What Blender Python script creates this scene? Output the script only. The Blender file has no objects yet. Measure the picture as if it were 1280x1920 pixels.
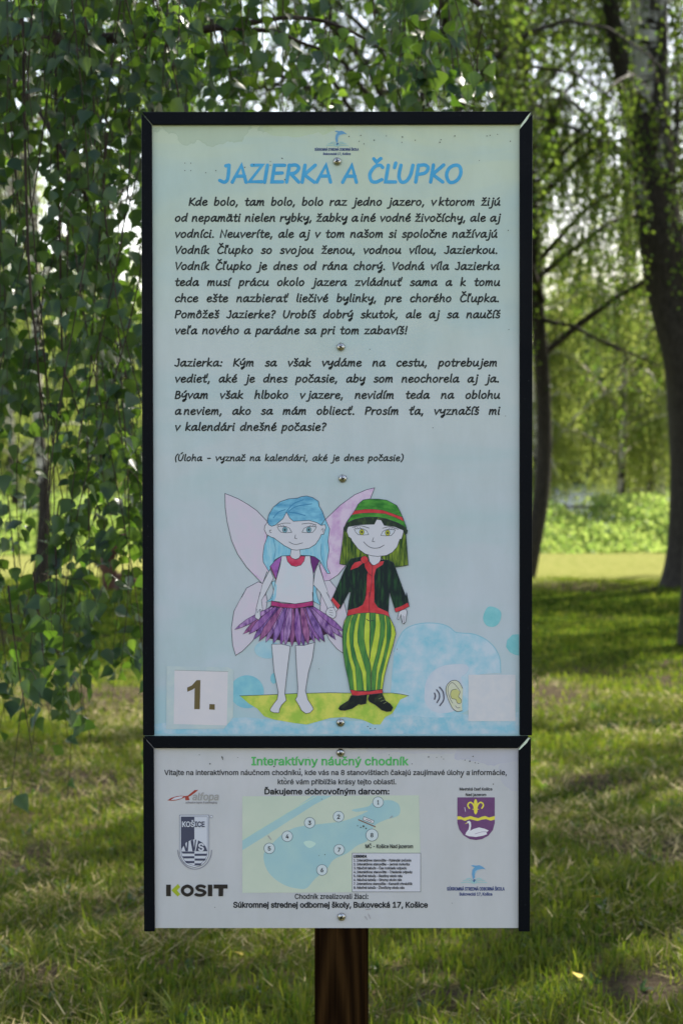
import bpy, bmesh, math, random
import numpy as np
from mathutils import Vector
from mathutils.geometry import tessellate_polygon

rnd = random.Random(7)
R = np.random.default_rng(11)
sc = bpy.context.scene
col = sc.collection

# ------------------------------------------------------------------ camera, sky, sun, exposure
F = 1920 * 70 / 36.0                 # focal length in photo pixels
CAM = Vector((0, -3.35, 1.55))
TH = math.atan(90 / F)               # slight downward tilt
cd = bpy.data.cameras.new('camera')
cam = bpy.data.objects.new('camera', cd); col.objects.link(cam)
cam.location = CAM
cam.rotation_euler = (math.pi / 2 - TH, 0, 0)
cd.sensor_fit = 'VERTICAL'; cd.sensor_height = 36; cd.sensor_width = 24; cd.lens = 70
cd.clip_start = 0.05; cd.clip_end = 2000
cd.dof.use_dof = True; cd.dof.focus_distance = 3.35; cd.dof.aperture_fstop = 7.6
sc.camera = cam

SUN_AZ, SUN_EL = math.radians(38), math.radians(50)   # azimuth from +Y towards +X
wd = bpy.data.worlds.new('World'); sc.world = wd; wd.use_nodes = True
nt = wd.node_tree
sky = nt.nodes.new('ShaderNodeTexSky'); sky.sky_type = 'NISHITA'; sky.sun_disc = False
sky.sun_elevation = SUN_EL; sky.sun_rotation = SUN_AZ
sky.air_density = 1.0; sky.dust_density = 1.2; sky.ozone_density = 1.0
bg = nt.nodes['Background']; bg.inputs[1].default_value = 0.134
wmx = nt.nodes.new('ShaderNodeMix'); wmx.data_type = 'RGBA'; wmx.blend_type = 'MULTIPLY'; wmx.inputs[0].default_value = 1
nt.links.new(sky.outputs[0], wmx.inputs[6]); wmx.inputs[7].default_value = (1.2, 1.0, 0.86, 1)    # thin bright haze, warmer than a clear sky
nt.links.new(wmx.outputs[2], bg.inputs[0])
sl = bpy.data.lights.new('sun', 'SUN'); sl.energy = 5.0; sl.angle = math.radians(0.55); sl.color = (1.0, 0.94, 0.82)
so = bpy.data.objects.new('sun', sl); col.objects.link(so)
sd = Vector((math.sin(SUN_AZ) * math.cos(SUN_EL), math.cos(SUN_AZ) * math.cos(SUN_EL), math.sin(SUN_EL)))
so.rotation_euler = sd.to_track_quat('Z', 'Y').to_euler(); so.location = (5, 5, 20)
sc.view_settings.view_transform = 'Standard'; sc.view_settings.look = 'None'
sc.view_settings.exposure = 1.62; sc.view_settings.gamma = 1.0
sc.view_settings.use_curve_mapping = False
sc.render.engine = 'CYCLES'
sc.cycles.use_denoising = True; sc.cycles.denoising_prefilter = 'ACCURATE'
sc.cycles.max_bounces = 8; sc.cycles.transmission_bounces = 4; sc.cycles.diffuse_bounces = 4
sc.cycles.glossy_bounces = 2; sc.cycles.transparent_max_bounces = 4
sc.cycles.caustics_reflective = False; sc.cycles.caustics_refractive = False
sc.cycles.sample_clamp_indirect = 6

# ------------------------------------------------------------------ helpers
def W(x, y, d):
    """world point seen at photo pixel (x, y), at horizontal distance d from the camera"""
    a = (x - 640) / F; b = (960 - y) / F
    dy = math.cos(TH) + b * math.sin(TH); dz = -math.sin(TH) + b * math.cos(TH)
    t = d / dy
    return Vector((a * t, CAM.y + d, CAM.z + dz * t))
def PP(x, y, dep=0.0):
    p = W(x, y, 3.35)
    return (p.x, -dep, p.z)
def lin(c):
    c = c / 255.0
    return c / 12.92 if c <= 0.04045 else ((c + 0.055) / 1.055) ** 2.4
INK_GAIN = (1.88, 1.70, 1.50)        # undo the light on the shaded board to get print colours
def ink(r, g, b):
    return tuple(min(0.88, lin(v) * k) for v, k in zip((r, g, b), INK_GAIN)) + (1,)

def tag(o, label=None, cat=None, group=None, kind=None):
    if label: o['label'] = label
    if cat: o['category'] = cat
    if group: o['group'] = group
    if kind: o['kind'] = kind
    return o
def empty(name, loc=(0, 0, 0)):
    o = bpy.data.objects.new(name, None); col.objects.link(o); o.location = loc; o.empty_display_size = 0.2
    return o
def link(name, me, mats, parent=None, loc=None):
    if not isinstance(mats, (list, tuple)): mats = [mats]
    if not me.materials:
        for m in mats: me.materials.append(m)
    o = bpy.data.objects.new(name, me); col.objects.link(o)
    if parent:
        o.parent = parent
    if loc is not None: o.location = loc
    return o
def npmesh(name, V, Fa, smooth=False, mi=None):
    V = np.asarray(V, np.float32).reshape(-1, 3); Fa = np.asarray(Fa, np.int32)
    me = bpy.data.meshes.new(name)
    k = Fa.shape[1]; n = len(Fa)
    me.vertices.add(len(V)); me.vertices.foreach_set('co', V.ravel())
    me.loops.add(n * k); me.loops.foreach_set('vertex_index', Fa.ravel())
    me.polygons.add(n); me.polygons.foreach_set('loop_start', np.arange(0, n * k, k, dtype=np.int32))
    me.polygons.foreach_set('loop_total', np.full(n, k, np.int32))
    if smooth: me.polygons.foreach_set('use_smooth', np.ones(n, bool))
    if mi is not None: me.polygons.foreach_set('material_index', np.asarray(mi, np.int32))
    me.update(calc_edges=True); me.validate()
    return me

def newmat(name, rough=0.6, spec=0.3):
    m = bpy.data.materials.new(name); m.use_nodes = True
    b = m.node_tree.nodes['Principled BSDF']
    b.inputs['Roughness'].default_value = rough
    b.inputs['Specular IOR Level'].default_value = spec
    return m, m.node_tree, b
def N(nt, t, **kw):
    n = nt.nodes.new(t)
    for k, v in kw.items():
        if k.startswith('i_'):
            n.inputs[int(k[2:])].default_value = v
        else: setattr(n, k, v)
    return n
def noise(nt, scale, vec=None, detail=4, rough=0.55, dist=0.0):
    n = nt.nodes.new('ShaderNodeTexNoise'); n.inputs['Scale'].default_value = scale
    n.inputs['Detail'].default_value = detail; n.inputs['Roughness'].default_value = rough
    n.inputs['Distortion'].default_value = dist
    if vec is not None: nt.links.new(vec, n.inputs['Vector'])
    return n.outputs['Fac']
def ramp(nt, fac, stops, interp='LINEAR'):
    r = nt.nodes.new('ShaderNodeValToRGB'); r.color_ramp.interpolation = interp
    e = r.color_ramp.elements
    while len(e) < len(stops): e.new(0.5)
    for i, (p, c) in enumerate(stops):
        e[i].position = p; e[i].color = tuple(c) + (1,) if len(c) == 3 else c
    nt.links.new(fac, r.inputs[0])
    return r.outputs[0]
def mixc(nt, fac, a, b, mode='MIX'):
    n = nt.nodes.new('ShaderNodeMix'); n.data_type = 'RGBA'; n.blend_type = mode
    for s, v in ((n.inputs[0], fac), (n.inputs[6], a), (n.inputs[7], b)):
        if isinstance(v, bpy.types.NodeSocket): nt.links.new(v, s)
        elif isinstance(v, (int, float)): s.default_value = v
        else: s.default_value = tuple(v) + (1,) if len(v) == 3 else v
    return n.outputs[2]
def math_(nt, op, a, b=None, c=None, clamp=False):
    n = nt.nodes.new('ShaderNodeMath'); n.operation = op; n.use_clamp = clamp
    for s, v in zip(n.inputs, (a, b, c)):
        if v is None: continue
        if isinstance(v, bpy.types.NodeSocket): nt.links.new(v, s)
        else: s.default_value = v
    return n.outputs[0]
def objco(nt, scale=(1, 1, 1), gen='Object', loc=(0, 0, 0), rot=(0, 0, 0)):
    t = nt.nodes.new('ShaderNodeTexCoord'); m = nt.nodes.new('ShaderNodeMapping')
    m.inputs['Scale'].default_value = scale; m.inputs['Location'].default_value = loc; m.inputs['Rotation'].default_value = rot
    nt.links.new(t.outputs[gen], m.inputs[0]); return m.outputs[0]
def bump(nt, b, h, strength=0.3, dist=0.01):
    n = nt.nodes.new('ShaderNodeBump'); n.inputs['Strength'].default_value = strength; n.inputs['Distance'].default_value = dist
    nt.links.new(h, n.inputs['Height']); nt.links.new(n.outputs[0], b.inputs['Normal'])

_im = {}
def inkmat(c1, c2=None, scale=60, stretch=(1, 1, 1), lo=0.35, hi=0.65, rot=(0, 0, 0)):
    key = (c1, c2, scale, stretch, lo, hi, rot)
    if key in _im: return _im[key]
    m, t, b = newmat('printed_ink', 0.45, 0.12)
    if c2 is None: b.inputs['Base Color'].default_value = ink(*c1)
    else:
        f = noise(t, scale, objco(t, stretch, rot=rot), 4, 0.6)
        t.links.new(ramp(t, f, [(lo, ink(*c1)), (hi, ink(*c2))]), b.inputs['Base Color'])
    _im[key] = m
    return m

def smooth(pts, closed=False, n=5):
    P = [np.array(p, float) for p in pts]; L = len(P); out = []
    rng = range(L if closed else L - 1)
    for i in rng:
        if closed: p0, p1, p2, p3 = P[(i - 1) % L], P[i], P[(i + 1) % L], P[(i + 2) % L]
        else:
            p1, p2 = P[i], P[i + 1]
            p0 = P[i - 1] if i > 0 else 2 * p1 - p2
            p3 = P[i + 2] if i + 2 < L else 2 * p2 - p1
        for k in range(n):
            t = k / n
            out.append(0.5 * ((2 * p1) + (-p0 + p2) * t + (2 * p0 - 5 * p1 + 4 * p2 - p3) * t * t + (-p0 + 3 * p1 - 3 * p2 + p3) * t ** 3))
    if not closed: out.append(P[-1])
    return [tuple(p) for p in out]

class Print:
    """collects flat printed shapes (photo-pixel coordinates on the board) into one mesh"""
    def __init__(s, dep=0.0003, step=0.00002, cyc=None):
        s.v = []; s.f = []; s.m = []; s.mats = []; s.dep = dep; s.step = step; s.k = 0; s.cyc = cyc
    def d(s):
        k = s.k if s.cyc is None else s.k % s.cyc
        s.k += 1
        return s.dep + k * s.step
    def mi(s, m):
        if m not in s.mats: s.mats.append(m)
        return s.mats.index(m)
    def poly(s, pts, m, line=None, lw=0.9, sm=False, closed_line=True):
        if sm: pts = smooth(pts, True, 4)
        d = s.d(); b = len(s.v); i = s.mi(m)
        s.v += [PP(x, y, d) for x, y in pts]
        for t in tessellate_polygon([[Vector((x, -y, 0)) for x, y in pts]]):
            a, c, e = [Vector((pts[j][0], pts[j][1])) for j in t]
            cr = (c - a).cross(e - a)
            if abs(cr) < 1e-6: continue
            t = t if cr < 0 else t[::-1]     # face the camera (-Y)
            s.f.append([b + j for j in t]); s.m.append(i)
        if line is not None: s.rib(pts, lw, line, closed=True)
    def disc(s, cx, cy, rx, m, ry=None, n=18, line=None, lw=0.9):
        ry = ry or rx
        s.poly([(cx + rx * math.cos(2 * math.pi * k / n), cy + ry * math.sin(2 * math.pi * k / n)) for k in range(n)], m, line, lw)
    def rib(s, pts, w, m, closed=False, sm=False, cap=True):
        if sm: pts = smooth(pts, closed, 5)
        q = [pts[0]]
        for p in pts[1:]:
            if math.hypot(p[0] - q[-1][0], p[1] - q[-1][1]) > 0.05: q.append(p)
        if closed and len(q) > 2 and math.hypot(q[0][0] - q[-1][0], q[0][1] - q[-1][1]) < 0.05: q.pop()
        P = np.array(q, float); n = len(P)
        if n < 2: return
        h = w / 2; d = s.d(); i = s.mi(m)
        L = []; Rr = []
        for k in range(n):
            if closed: a = P[(k - 1) % n]; c = P[(k + 1) % n]
            else: a = P[max(k - 1, 0)]; c = P[min(k + 1, n - 1)]
            t1 = P[k] - a; t2 = c - P[k]
            l1 = np.hypot(*t1); l2 = np.hypot(*t2)
            t1 = t1 / l1 if l1 > 1e-9 else t2 / l2
            t2 = t2 / l2 if l2 > 1e-9 else t1
            t = t1 + t2; lt = np.hypot(*t)
            t = t / lt if lt > 0.2 else t1
            nn = np.array([-t[1], t[0]])
            cs = max(0.55, abs(nn @ np.array([-t1[1], t1[0]])))
            L.append(P[k] + nn * h / cs); Rr.append(P[k] - nn * h / cs)
        b = len(s.v)
        for l, r in zip(L, Rr):
            s.v.append(PP(l[0], l[1], d)); s.v.append(PP(r[0], r[1], d))
        for k in range(n if closed else n - 1):
            k2 = (k + 1) % n
            s.f.append([b + 2 * k, b + 2 * k + 1, b + 2 * k2 + 1, b + 2 * k2]); s.m.append(i)
        if cap and not closed:
            for (e, nb, l, r) in ((0, 1, 0, 1), (n - 1, n - 2, 2 * (n - 1) + 1, 2 * (n - 1))):
                t = P[e] - P[nb]; t /= np.hypot(*t); nn = np.array([-t[1], t[0]])
                sgn = 1
                ids = []
                base = s.v[b + l], s.v[b + r]
                for a in (-60, -20, 20, 60):
                    a = math.radians(a)
                    p = P[e] + h * (t * math.cos(a) + nn * math.sin(a))
                    ids.append(len(s.v)); s.v.append(PP(p[0], p[1], d))
                if e == 0: face = [b + 0] + ids[::1] + [b + 1]
                else: face = [b + 2 * (n - 1) + 1] + ids + [b + 2 * (n - 1)]
                s.f.append(face); s.m.append(i)
    def build(s, name, parent):
        me = bpy.data.meshes.new(name); me.from_pydata(s.v, [], s.f)
        for m in s.mats: me.materials.append(m)
        me.polygons.foreach_set('material_index', s.m); me.update()
        return link(name, me, s.mats, parent)

# ---- hand-lettered stroke font: 'S' smooth, 'O' closed smooth, 'L' straight, '.' dot
G = {
'a': (11.3, 'S 8,8.2 5.4,9.2 1.8,6.4 1,2.2 2.8,.1 6,2.6 8,8.6', 'S 8.2,9 7.7,3.5 8.4,.4 10.3,1.2'),
'b': (10.2, 'S 2,15 1.5,7 1.2,.6', 'S 1.4,4.5 4,8.6 7,8.2 7.6,4.4 5.2,.4 1.3,.5'),
'c': (9.2, 'S 7.3,7.4 5.8,9 3,8.4 1,4.5 2,.8 4.6,0 7.5,1.6'),
'd': (11, 'S 7.6,7.8 5.2,9 1.8,6.4 1,2.4 2.8,.1 6,2.4 7.9,7', 'S 8.8,15 8.2,8 7.8,2.4 8.6,.2'),
'e': (9.7, 'S 1.5,4.4 5,4.9 7.4,7 5.6,9 2.6,8 1,4 2.2,.7 4.9,0 8,1.8'),
'h': (10.6, 'S 2,15 1.5,7 1,0', 'S 1.3,3.6 3.6,7.8 6.2,8.8 7.2,7 7,2 8,0'),
'i': (5, 'S 1.9,9 1.4,3 1.8,.1 2.6,.4', '. 2.3,12.8'), 'I': (5, 'S 1.9,9 1.4,3 1.8,.1 2.6,.4'),
'j': (6.2, 'S 3.8,9 3.4,0 2.2,-4.4 -1,-5.2', '. 4.2,12.8'),
'k': (9.6, 'S 2,15 1.5,7 1,0', 'L 7.2,9 1.8,4.2 7.8,0'),
'l': (5, 'S 2.3,15 1.7,6 1.6,1.5 2.9,.2'),
'm': (14, 'L 1.6,9 1,0', 'S 1.3,3.6 3.8,8.2 5.6,8.8 6.1,6.5 5.7,.2', 'S 5.9,4 8.4,8.4 10.2,8.6 10.7,6 10.4,1.5 11.4,0'),
'n': (10.6, 'L 1.6,9 1,0', 'S 1.3,3.6 4.2,8.4 6.4,8.8 7.2,6.5 7,1.5 8.2,0'),
'o': (10.2, 'O 4.7,9 1.7,7 1,3 3.2,0 6.7,1.5 7.8,5.5 6.6,8.4'),
'p': (10.4, 'L 1.8,9 .8,-5', 'S 1.5,4.6 4.2,8.8 7.2,8.2 7.6,4 5.2,.4 1.6,.8'),
'r': (7.8, 'L 1.6,9 1,0', 'S 1.3,4 3.6,7.8 6.6,8.4'),
's': (8.5, 'S 6.7,8 4.7,9 2.2,7.8 2.7,5.6 5.8,4 6.2,1.4 3.6,0 .8,1'),
't': (7.8, 'S 3.6,13.2 3,6 3,1 4.6,0 6.4,1', 'L .5,8.6 6.6,9'),
'u': (11, 'S 1.5,9 1,3.5 2.2,.3 4.7,1 7,5 8,9', 'S 8,9 7.5,3 8.2,.3 9.5,.7'),
'v': (9.3, 'L .9,9 3.5,.3 8,9'),
'y': (10.2, 'S 1.4,9 1,4.5 2.8,2.8 6,4.6 8.2,9', 'S 8.3,9 7.5,2 6.4,-3.6 4.2,-5.4 3.2,-4 4.6,-2.4 8,-1.4'),
'z': (9.6, 'L 1,8.6 7.3,8.8 1,.4 8.2,.3'),
'A': (11.3, 'L .5,0 5.8,13.5 10,0', 'L 2.6,4.8 8.7,4.8'),
'B': (10.4, 'L 1.9,13.5 1,0', 'S 1.9,13.2 6,13 7,10.5 5,7.6 1.8,7.2', 'S 1.8,7.2 6.5,6.8 8.3,4 6,.6 1,0'),
'C': (11.2, 'S 9.4,11.6 7.4,13.4 3.8,12 1,6.4 2.3,1.2 5.5,0 9.6,2'),
'E': (10.2, 'L 8.8,13.3 1.8,13.3 1,.2 8.4,.2', 'L 1.5,7 7.6,7.2'),
'!I': (5, 'L 1.9,13.5 1,0'),
'J': (8.6, 'S 5.8,13.5 5.9,6 5.4,1.6 3.4,0 .3,1.4', 'L 3.6,12.9 5.8,13.5'),
'K': (10.6, 'L 1.9,13.5 1,0', 'L 9,13.5 1.9,6 9.4,0'),
'L': (9, 'L 2,13.5 1.1,.3 8,.2'),
'N': (12, 'L 1,0 1.9,13.5 8.6,.3 10,13.5'),
'O': (13, 'O 6.4,13.5 2.4,11 1,5.5 3.6,0 8.2,1.2 10.7,6.5 9.7,12'),
'P': (10.3, 'L 1.9,13.5 1,0', 'S 1.6,13 6,13.6 8.7,11.4 7,7.4 1.6,6'),
'R': (10.8, 'L 1.9,13.5 1,0', 'S 1.6,13 6,13.6 8.5,11.4 6.6,7.6 1.8,6.4', 'L 3.6,6.4 9.4,0'),
'U': (12, 'S 1.7,13.5 1,5 3,.3 6.5,1 9,6 10,13.5'),
'V': (10.3, 'L .9,13.5 4,.2 9.8,13.5'),
'Z': (10.6, 'L 1.6,13.3 9,13.4 1,.3 9.6,.3'),
',': (5, 'L 2.2,1.2 .8,-3'), '.': (5, '. 1.8,.4'), ':': (5, '. 2,.6', '. 2.6,7.4'),
'?': (8.5, 'S 1.6,12 4,13.8 6.8,12 6,8.8 3.6,6.8 3.2,4.4', '. 3,.5'), '!': (5.2, 'L 3,14 2.2,4.4', '. 2,.4'),
'(': (6, 'S 4.6,15.5 1.6,10 1.2,4 2.8,-2.6'), ')': (6, 'S 1.6,15.5 4.2,11 4.2,4 1.2,-2.6'), '~': (3.2,), '-': (9, 'L 1.5,5.5 7,5.7'),
}
ACC = {'á': 'a/', 'é': 'e/', 'í': 'I/', 'ú': 'u/', 'ý': 'y/', 'ó': 'o/', 'č': 'c^', 'š': 's^', 'ž': 'z^', 'ň': 'n^', 'ä': 'a"', 'ô': 'oA',
       'ť': "t'", 'ď': "d'", 'ľ': "l'", 'Č': 'C^', 'Ú': 'U/', 'Ľ': "L'"}
def glyph(ch, title=False):
    acc = None
    if ch in ACC: ch, acc = ACC[ch]
    if title and ch == 'I': ch = '!I'
    g = G[ch]; st = []
    for s in g[1:]:
        st.append((s[0], [tuple(float(v) for v in p.split(',')) for p in s[2:].split()]))
    adv = g[0]
    if acc:
        up = ch.isupper() and ch != 'I'
        t = 13.5 if up else 9; cx = (adv - 2) / 2 if ch != 'I' else 1.9
        if acc == '/': st.append(('L', [(cx, t + 2.2), (cx + 2.6, t + 5.2)]))
        if acc == '^': st.append(('L', [(cx - 1.9, t + 5), (cx + .2, t + 2.3), (cx + 3, t + 5.2)]))
        if acc == 'A': st.append(('L', [(cx - 1.9, t + 2.3), (cx + .4, t + 4.8), (cx + 2.6, t + 2.3)]))
        if acc == '"': st += [('.', [(cx - 1, t + 3.2)]), ('.', [(cx + 2.4, t + 3.2)])]
        if acc == "'":
            x = {'t': 6.6, 'd': 11.4, 'l': 4.6, 'L': 6.4}[ch]; st.append(('L', [(x + .6, 15.2), (x, 11.6)])); adv += {'t': 1, 'd': 2.5, 'l': 1.8, 'L': 0}[ch]
    return adv, st
SX = 1.15
def wordw(w, title=False): return sum(glyph(c, title)[0] * (1.14 if title else SX) for c in w)
def hand_line(pr, text, x0, x1, yb, size, w, m, title=False, shear=0.11, just=True):
    words = text.split(' ')
    ww = [wordw(t, title) for t in words]
    tot = sum(ww); gaps = len(words) - 1
    if just:
        sp = ((x1 - x0) - (tot - 2.5) * size) / max(gaps, 1)
        if sp < 6.5 * size or (sp > 9.5 * size and len(words) < 9 and x1 < 900):
            sp0 = 7.5
            size = (x1 - x0) / (tot - 2.5 + sp0 * gaps); sp = sp0 * size
    else: sp = 7 * size
    x = x0; sx = 1.14 if title else SX
    for t in words:
        for ch in t:
            adv, st = glyph(ch, title)
            jy = rnd.uniform(-.12, .12)
            for kind, p in st:
                q = [(x + (a * sx + b * shear) * size, yb - (b + jy) * size) for a, b in p]
                if kind == '.': pr.disc(q[0][0], q[0][1], w * .66, m, n=10)
                elif kind == 'L': pr.rib(q, w, m)
                elif kind == 'S': pr.rib(q, w, m, sm=True)
                else: pr.rib(q, w, m, closed=True, sm=True)
            x += adv * sx * size
        x += sp

import os
FONT = None
try:      # a plain sans that ships with Blender; its built-in face is used if it is missing
    FONT = bpy.data.fonts.load(os.path.join(bpy.utils.system_resource('DATAFILES'), 'fonts', 'Inter.woff2'))
except Exception:
    FONT = None
def _loops(text):
    """closed outlines of a line of type"""
    cu = bpy.data.curves.new('t', 'FONT'); cu.body = text; cu.size = 10.0; cu.resolution_u = 3; cu.fill_mode = 'NONE'
    if FONT: cu.font = FONT
    o = bpy.data.objects.new('t', cu); col.objects.link(o)
    dg = bpy.context.evaluated_depsgraph_get(); dg.update()
    me = bpy.data.meshes.new_from_object(o.evaluated_get(dg))
    bpy.data.objects.remove(o)
    V = np.zeros(len(me.vertices) * 3, np.float32); me.vertices.foreach_get('co', V); V = V.reshape(-1, 3)[:, :2].astype(float)
    nb = {}
    for e in me.edges:
        a, b = e.vertices; nb.setdefault(a, []).append(b); nb.setdefault(b, []).append(a)
    seen = set(); L = []
    for s in sorted(nb):
        if s in seen: continue
        cur = s; prev = None; lp = []
        while cur not in seen:
            seen.add(cur); lp.append(cur)
            nx_ = [q for q in nb[cur] if q != prev and q not in seen]
            prev = cur
            if not nx_: break
            cur = nx_[0] if len(lp) > 1 or (cur + 1) not in nx_ else cur + 1
        if len(lp) > 2: L.append(V[lp])
    bpy.data.meshes.remove(me)
    return L
def _area(l): return 0.5 * float(np.sum(l[:, 0] * np.roll(l[:, 1], -1) - np.roll(l[:, 0], -1) * l[:, 1]))
def _inside(pt, l):
    x, y = pt; x1, y1 = l[:, 0], l[:, 1]; x2, y2 = np.roll(x1, -1), np.roll(y1, -1)
    c = ((y1 > y) != (y2 > y)) & (x < (x2 - x1) * (y - y1) / (y2 - y1 + 1e-12) + x1)
    return bool(np.sum(c) % 2)
_h = _loops('H'); CAPH = float(np.ptp(_h[0][:, 1])); OSGN = np.sign(_area(_h[0]))
def type_text(text, x0, x1, yb, cap, m, parent, bold=0.0, dep=0.0004, shear=0.0, name='lettering'):
    """printed sans text fitted between x0 and x1 (photo pixels), baseline yb, cap height in px"""
    L = _loops(text)
    a = min(l[:, 0].min() for l in L); b = max(l[:, 0].max() for l in L)
    sx = (x1 - x0) / (b - a); bw = bold * 1.25 * cap / .727
    def M(l): return [(x0 + (q[0] - a) * sx + shear * q[1] / CAPH * cap, yb - q[1] / CAPH * cap) for q in l]
    outs = [l for l in L if np.sign(_area(l)) == OSGN]; holes = [l for l in L if np.sign(_area(l)) != OSGN]
    pr = Print(dep=dep, step=0.00001, cyc=8)
    own = {i: [] for i in range(len(outs))}
    for h in holes:
        c = [i for i, o_ in enumerate(outs) if _inside(h[0], o_)]
        if c: own[min(c, key=lambda i: abs(_area(outs[i])))].append(h)
    for i, o_ in enumerate(outs):
        lp = [M(o_)] + [M(h) for h in own[i]]
        flat = [q for l in lp for q in l]; d = pr.d(); base = len(pr.v); mi = pr.mi(m)
        pr.v += [PP(x, y, d) for x, y in flat]
        for t in tessellate_polygon([[Vector((x, -y, 0)) for x, y in l] for l in lp]):
            A_, B_, C_ = [Vector(flat[k]) for k in t]
            cr = (B_ - A_).cross(C_ - A_)
            if abs(cr) < 1e-7: continue
            pr.f.append([base + k for k in (t if cr < 0 else t[::-1])]); pr.m.append(mi)
        if bold > .006:
            for l in lp: pr.rib(l, bw, m, closed=True)
    return pr.build(name, parent)
# ------------------------------------------------------------------ the sign
def prism(name, pts, y0, y1, m, parent, bev=0.0015, seg=2, smoothit=True):
    bm = bmesh.new()
    vs = [bm.verts.new((PP(x, y)[0], y0, PP(x, y)[2])) for x, y in pts]
    f = bm.faces.new(vs)
    r = bmesh.ops.extrude_face_region(bm, geom=[f])
    for v in r['geom']:
        if isinstance(v, bmesh.types.BMVert): v.co.y = y1
    bmesh.ops.recalc_face_normals(bm, faces=bm.faces)
    if bev: bmesh.ops.bevel(bm, geom=list(bm.edges), offset=bev, segments=seg, affect='EDGES', profile=0.6)
    me = bpy.data.meshes.new(name); bm.to_mesh(me); bm.free()
    for p in me.polygons: p.use_smooth = False
    return link(name, me, m, parent)

board = tag(empty('information_board', (0, 0, 0)), 'information board of two framed printed panels on a dark brown wooden post', 'information board')

# frame plastic
m_frame, t, b = newmat('black_plastic', 0.36, 0.05)
f = noise(t, 260, objco(t, (1, 1, 1)), 3, 0.7)
t.links.new(ramp(t, f, [(0.0, (0.003, 0.0038, 0.006)), (0.66, (0.005, 0.006, 0.009)), (0.75, (0.05, 0.052, 0.055))]), b.inputs['Base Color'])
f2 = noise(t, 9, objco(t, (1, 1, 1)), 4, 0.6)
t.links.new(ramp(t, f2, [(0.3, (0.28,) * 3), (0.7, (0.5,) * 3)]), b.inputs['Roughness'])
bump(t, b, noise(t, 400, objco(t)), 0.08, 0.001)

def panel_mat(name, stops, patch, patch_amt, z0, z1, stain):
    m, t, b = newmat(name, 0.36, 0.2)
    tc = t.nodes.new('ShaderNodeTexCoord'); sp = t.nodes.new('ShaderNodeSeparateXYZ'); t.links.new(tc.outputs['Object'], sp.inputs[0])
    n1 = noise(t, 3.0, objco(t, (1, 1, 1.6)), 4, 0.5, 0.6)
    zz = math_(t, 'MULTIPLY_ADD', sp.outputs[2], 1 / (z1 - z0), -z0 / (z1 - z0))
    zz = math_(t, 'ADD', zz, math_(t, 'MULTIPLY_ADD', n1, 0.22, -0.11))
    c = ramp(t, zz, stops)
    n2 = noise(t, 4.2, objco(t, (0.8, 1, 2.2), loc=(3, 0, 1)), 5, 0.55, 0.9)
    c = mixc(t, math_(t, 'MULTIPLY', ramp(t, n2, [(0.45, (0, 0, 0)), (0.68, (1, 1, 1))]), patch_amt), c, ink(*patch))
    # water stains with a rim, near given points
    for sx, sy, rx, ry, cc in stain:
        p = PP(sx, sy)
        a = math_(t, 'MULTIPLY', math_(t, 'SUBTRACT', sp.outputs[0], p[0]), 1115 / rx)
        d = math_(t, 'MULTIPLY', math_(t, 'SUBTRACT', sp.outputs[2], p[2]), 1115 / ry)
        r2 = math_(t, 'ADD', math_(t, 'MULTIPLY', a, a), math_(t, 'MULTIPLY', d, d))
        r2 = math_(t, 'ADD', r2, math_(t, 'MULTIPLY_ADD', noise(t, 22, objco(t), 4, 0.55), 3.0, -1.5))
        k = ramp(t, r2, [(0.80, (0.6, 0.6, 0.6)), (0.93, (0.95,) * 3), (0.99, (0, 0, 0))])
        c = mixc(t, k, c, ink(*cc))
    # fine weave and dust
    n3 = noise(t, 900, objco(t, (1, 1, 1)), 2, 0.5)
    c = mixc(t, 1.0, c, ramp(t, n3, [(0.3, (0.96,) * 3), (0.7, (1, 1, 1))]), 'MULTIPLY')
    n4 = noise(t, 14, objco(t, (1.4, 1, 0.5)), 5, 0.65)
    c = mixc(t, 1.0, c, ramp(t, n4, [(0.3, (0.93, 0.93, 0.91)), (0.65, (1, 1, 1))]), 'MULTIPLY')
    t.links.new(c, b.inputs['Base Color'])
    t.links.new(ramp(t, n4, [(0.3, (0.55,) * 3), (0.7, (0.34,) * 3)]), b.inputs['Roughness'])
    bump(t, b, noise(t, 5, objco(t), 2), 0.05, 0.02)
    return m
zt, zb = PP(0, 234)[2], PP(0, 1376)[2]
m_up = panel_mat('painted_print', [(0.0, ink(128, 164, 180)), (0.07, ink(148, 165, 182)), (0.2, ink(154, 166, 182)), (0.38, ink(152, 165, 179)),
                                  (0.55, ink(157, 169, 179)), (0.8, ink(152, 169, 171)), (1.0, ink(158, 173, 161))], (138, 163, 174), 0.5, zb, zt,
                 [(395, 228, 100, 44, (140, 158, 146)), (560, 240, 60, 16, (150, 168, 148))])
zt2, zb2 = PP(0, 1402)[2], PP(0, 1740)[2]
m_lo = panel_mat('white_print', [(0, ink(154, 160, 171)), (1, ink(160, 164, 176))], (150, 157, 169), 0.5, zb2, zt2,
                 [(930, 1404, 85, 28, (146, 150, 172)), (965, 1440, 30, 40, (150, 155, 174)), (800, 1400, 120, 14, (152, 156, 176))])
m_edge, t, b = newmat('panel_edge', 0.6, 0.2); b.inputs['Base Color'].default_value = (0.35, 0.33, 0.27, 1)

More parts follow.
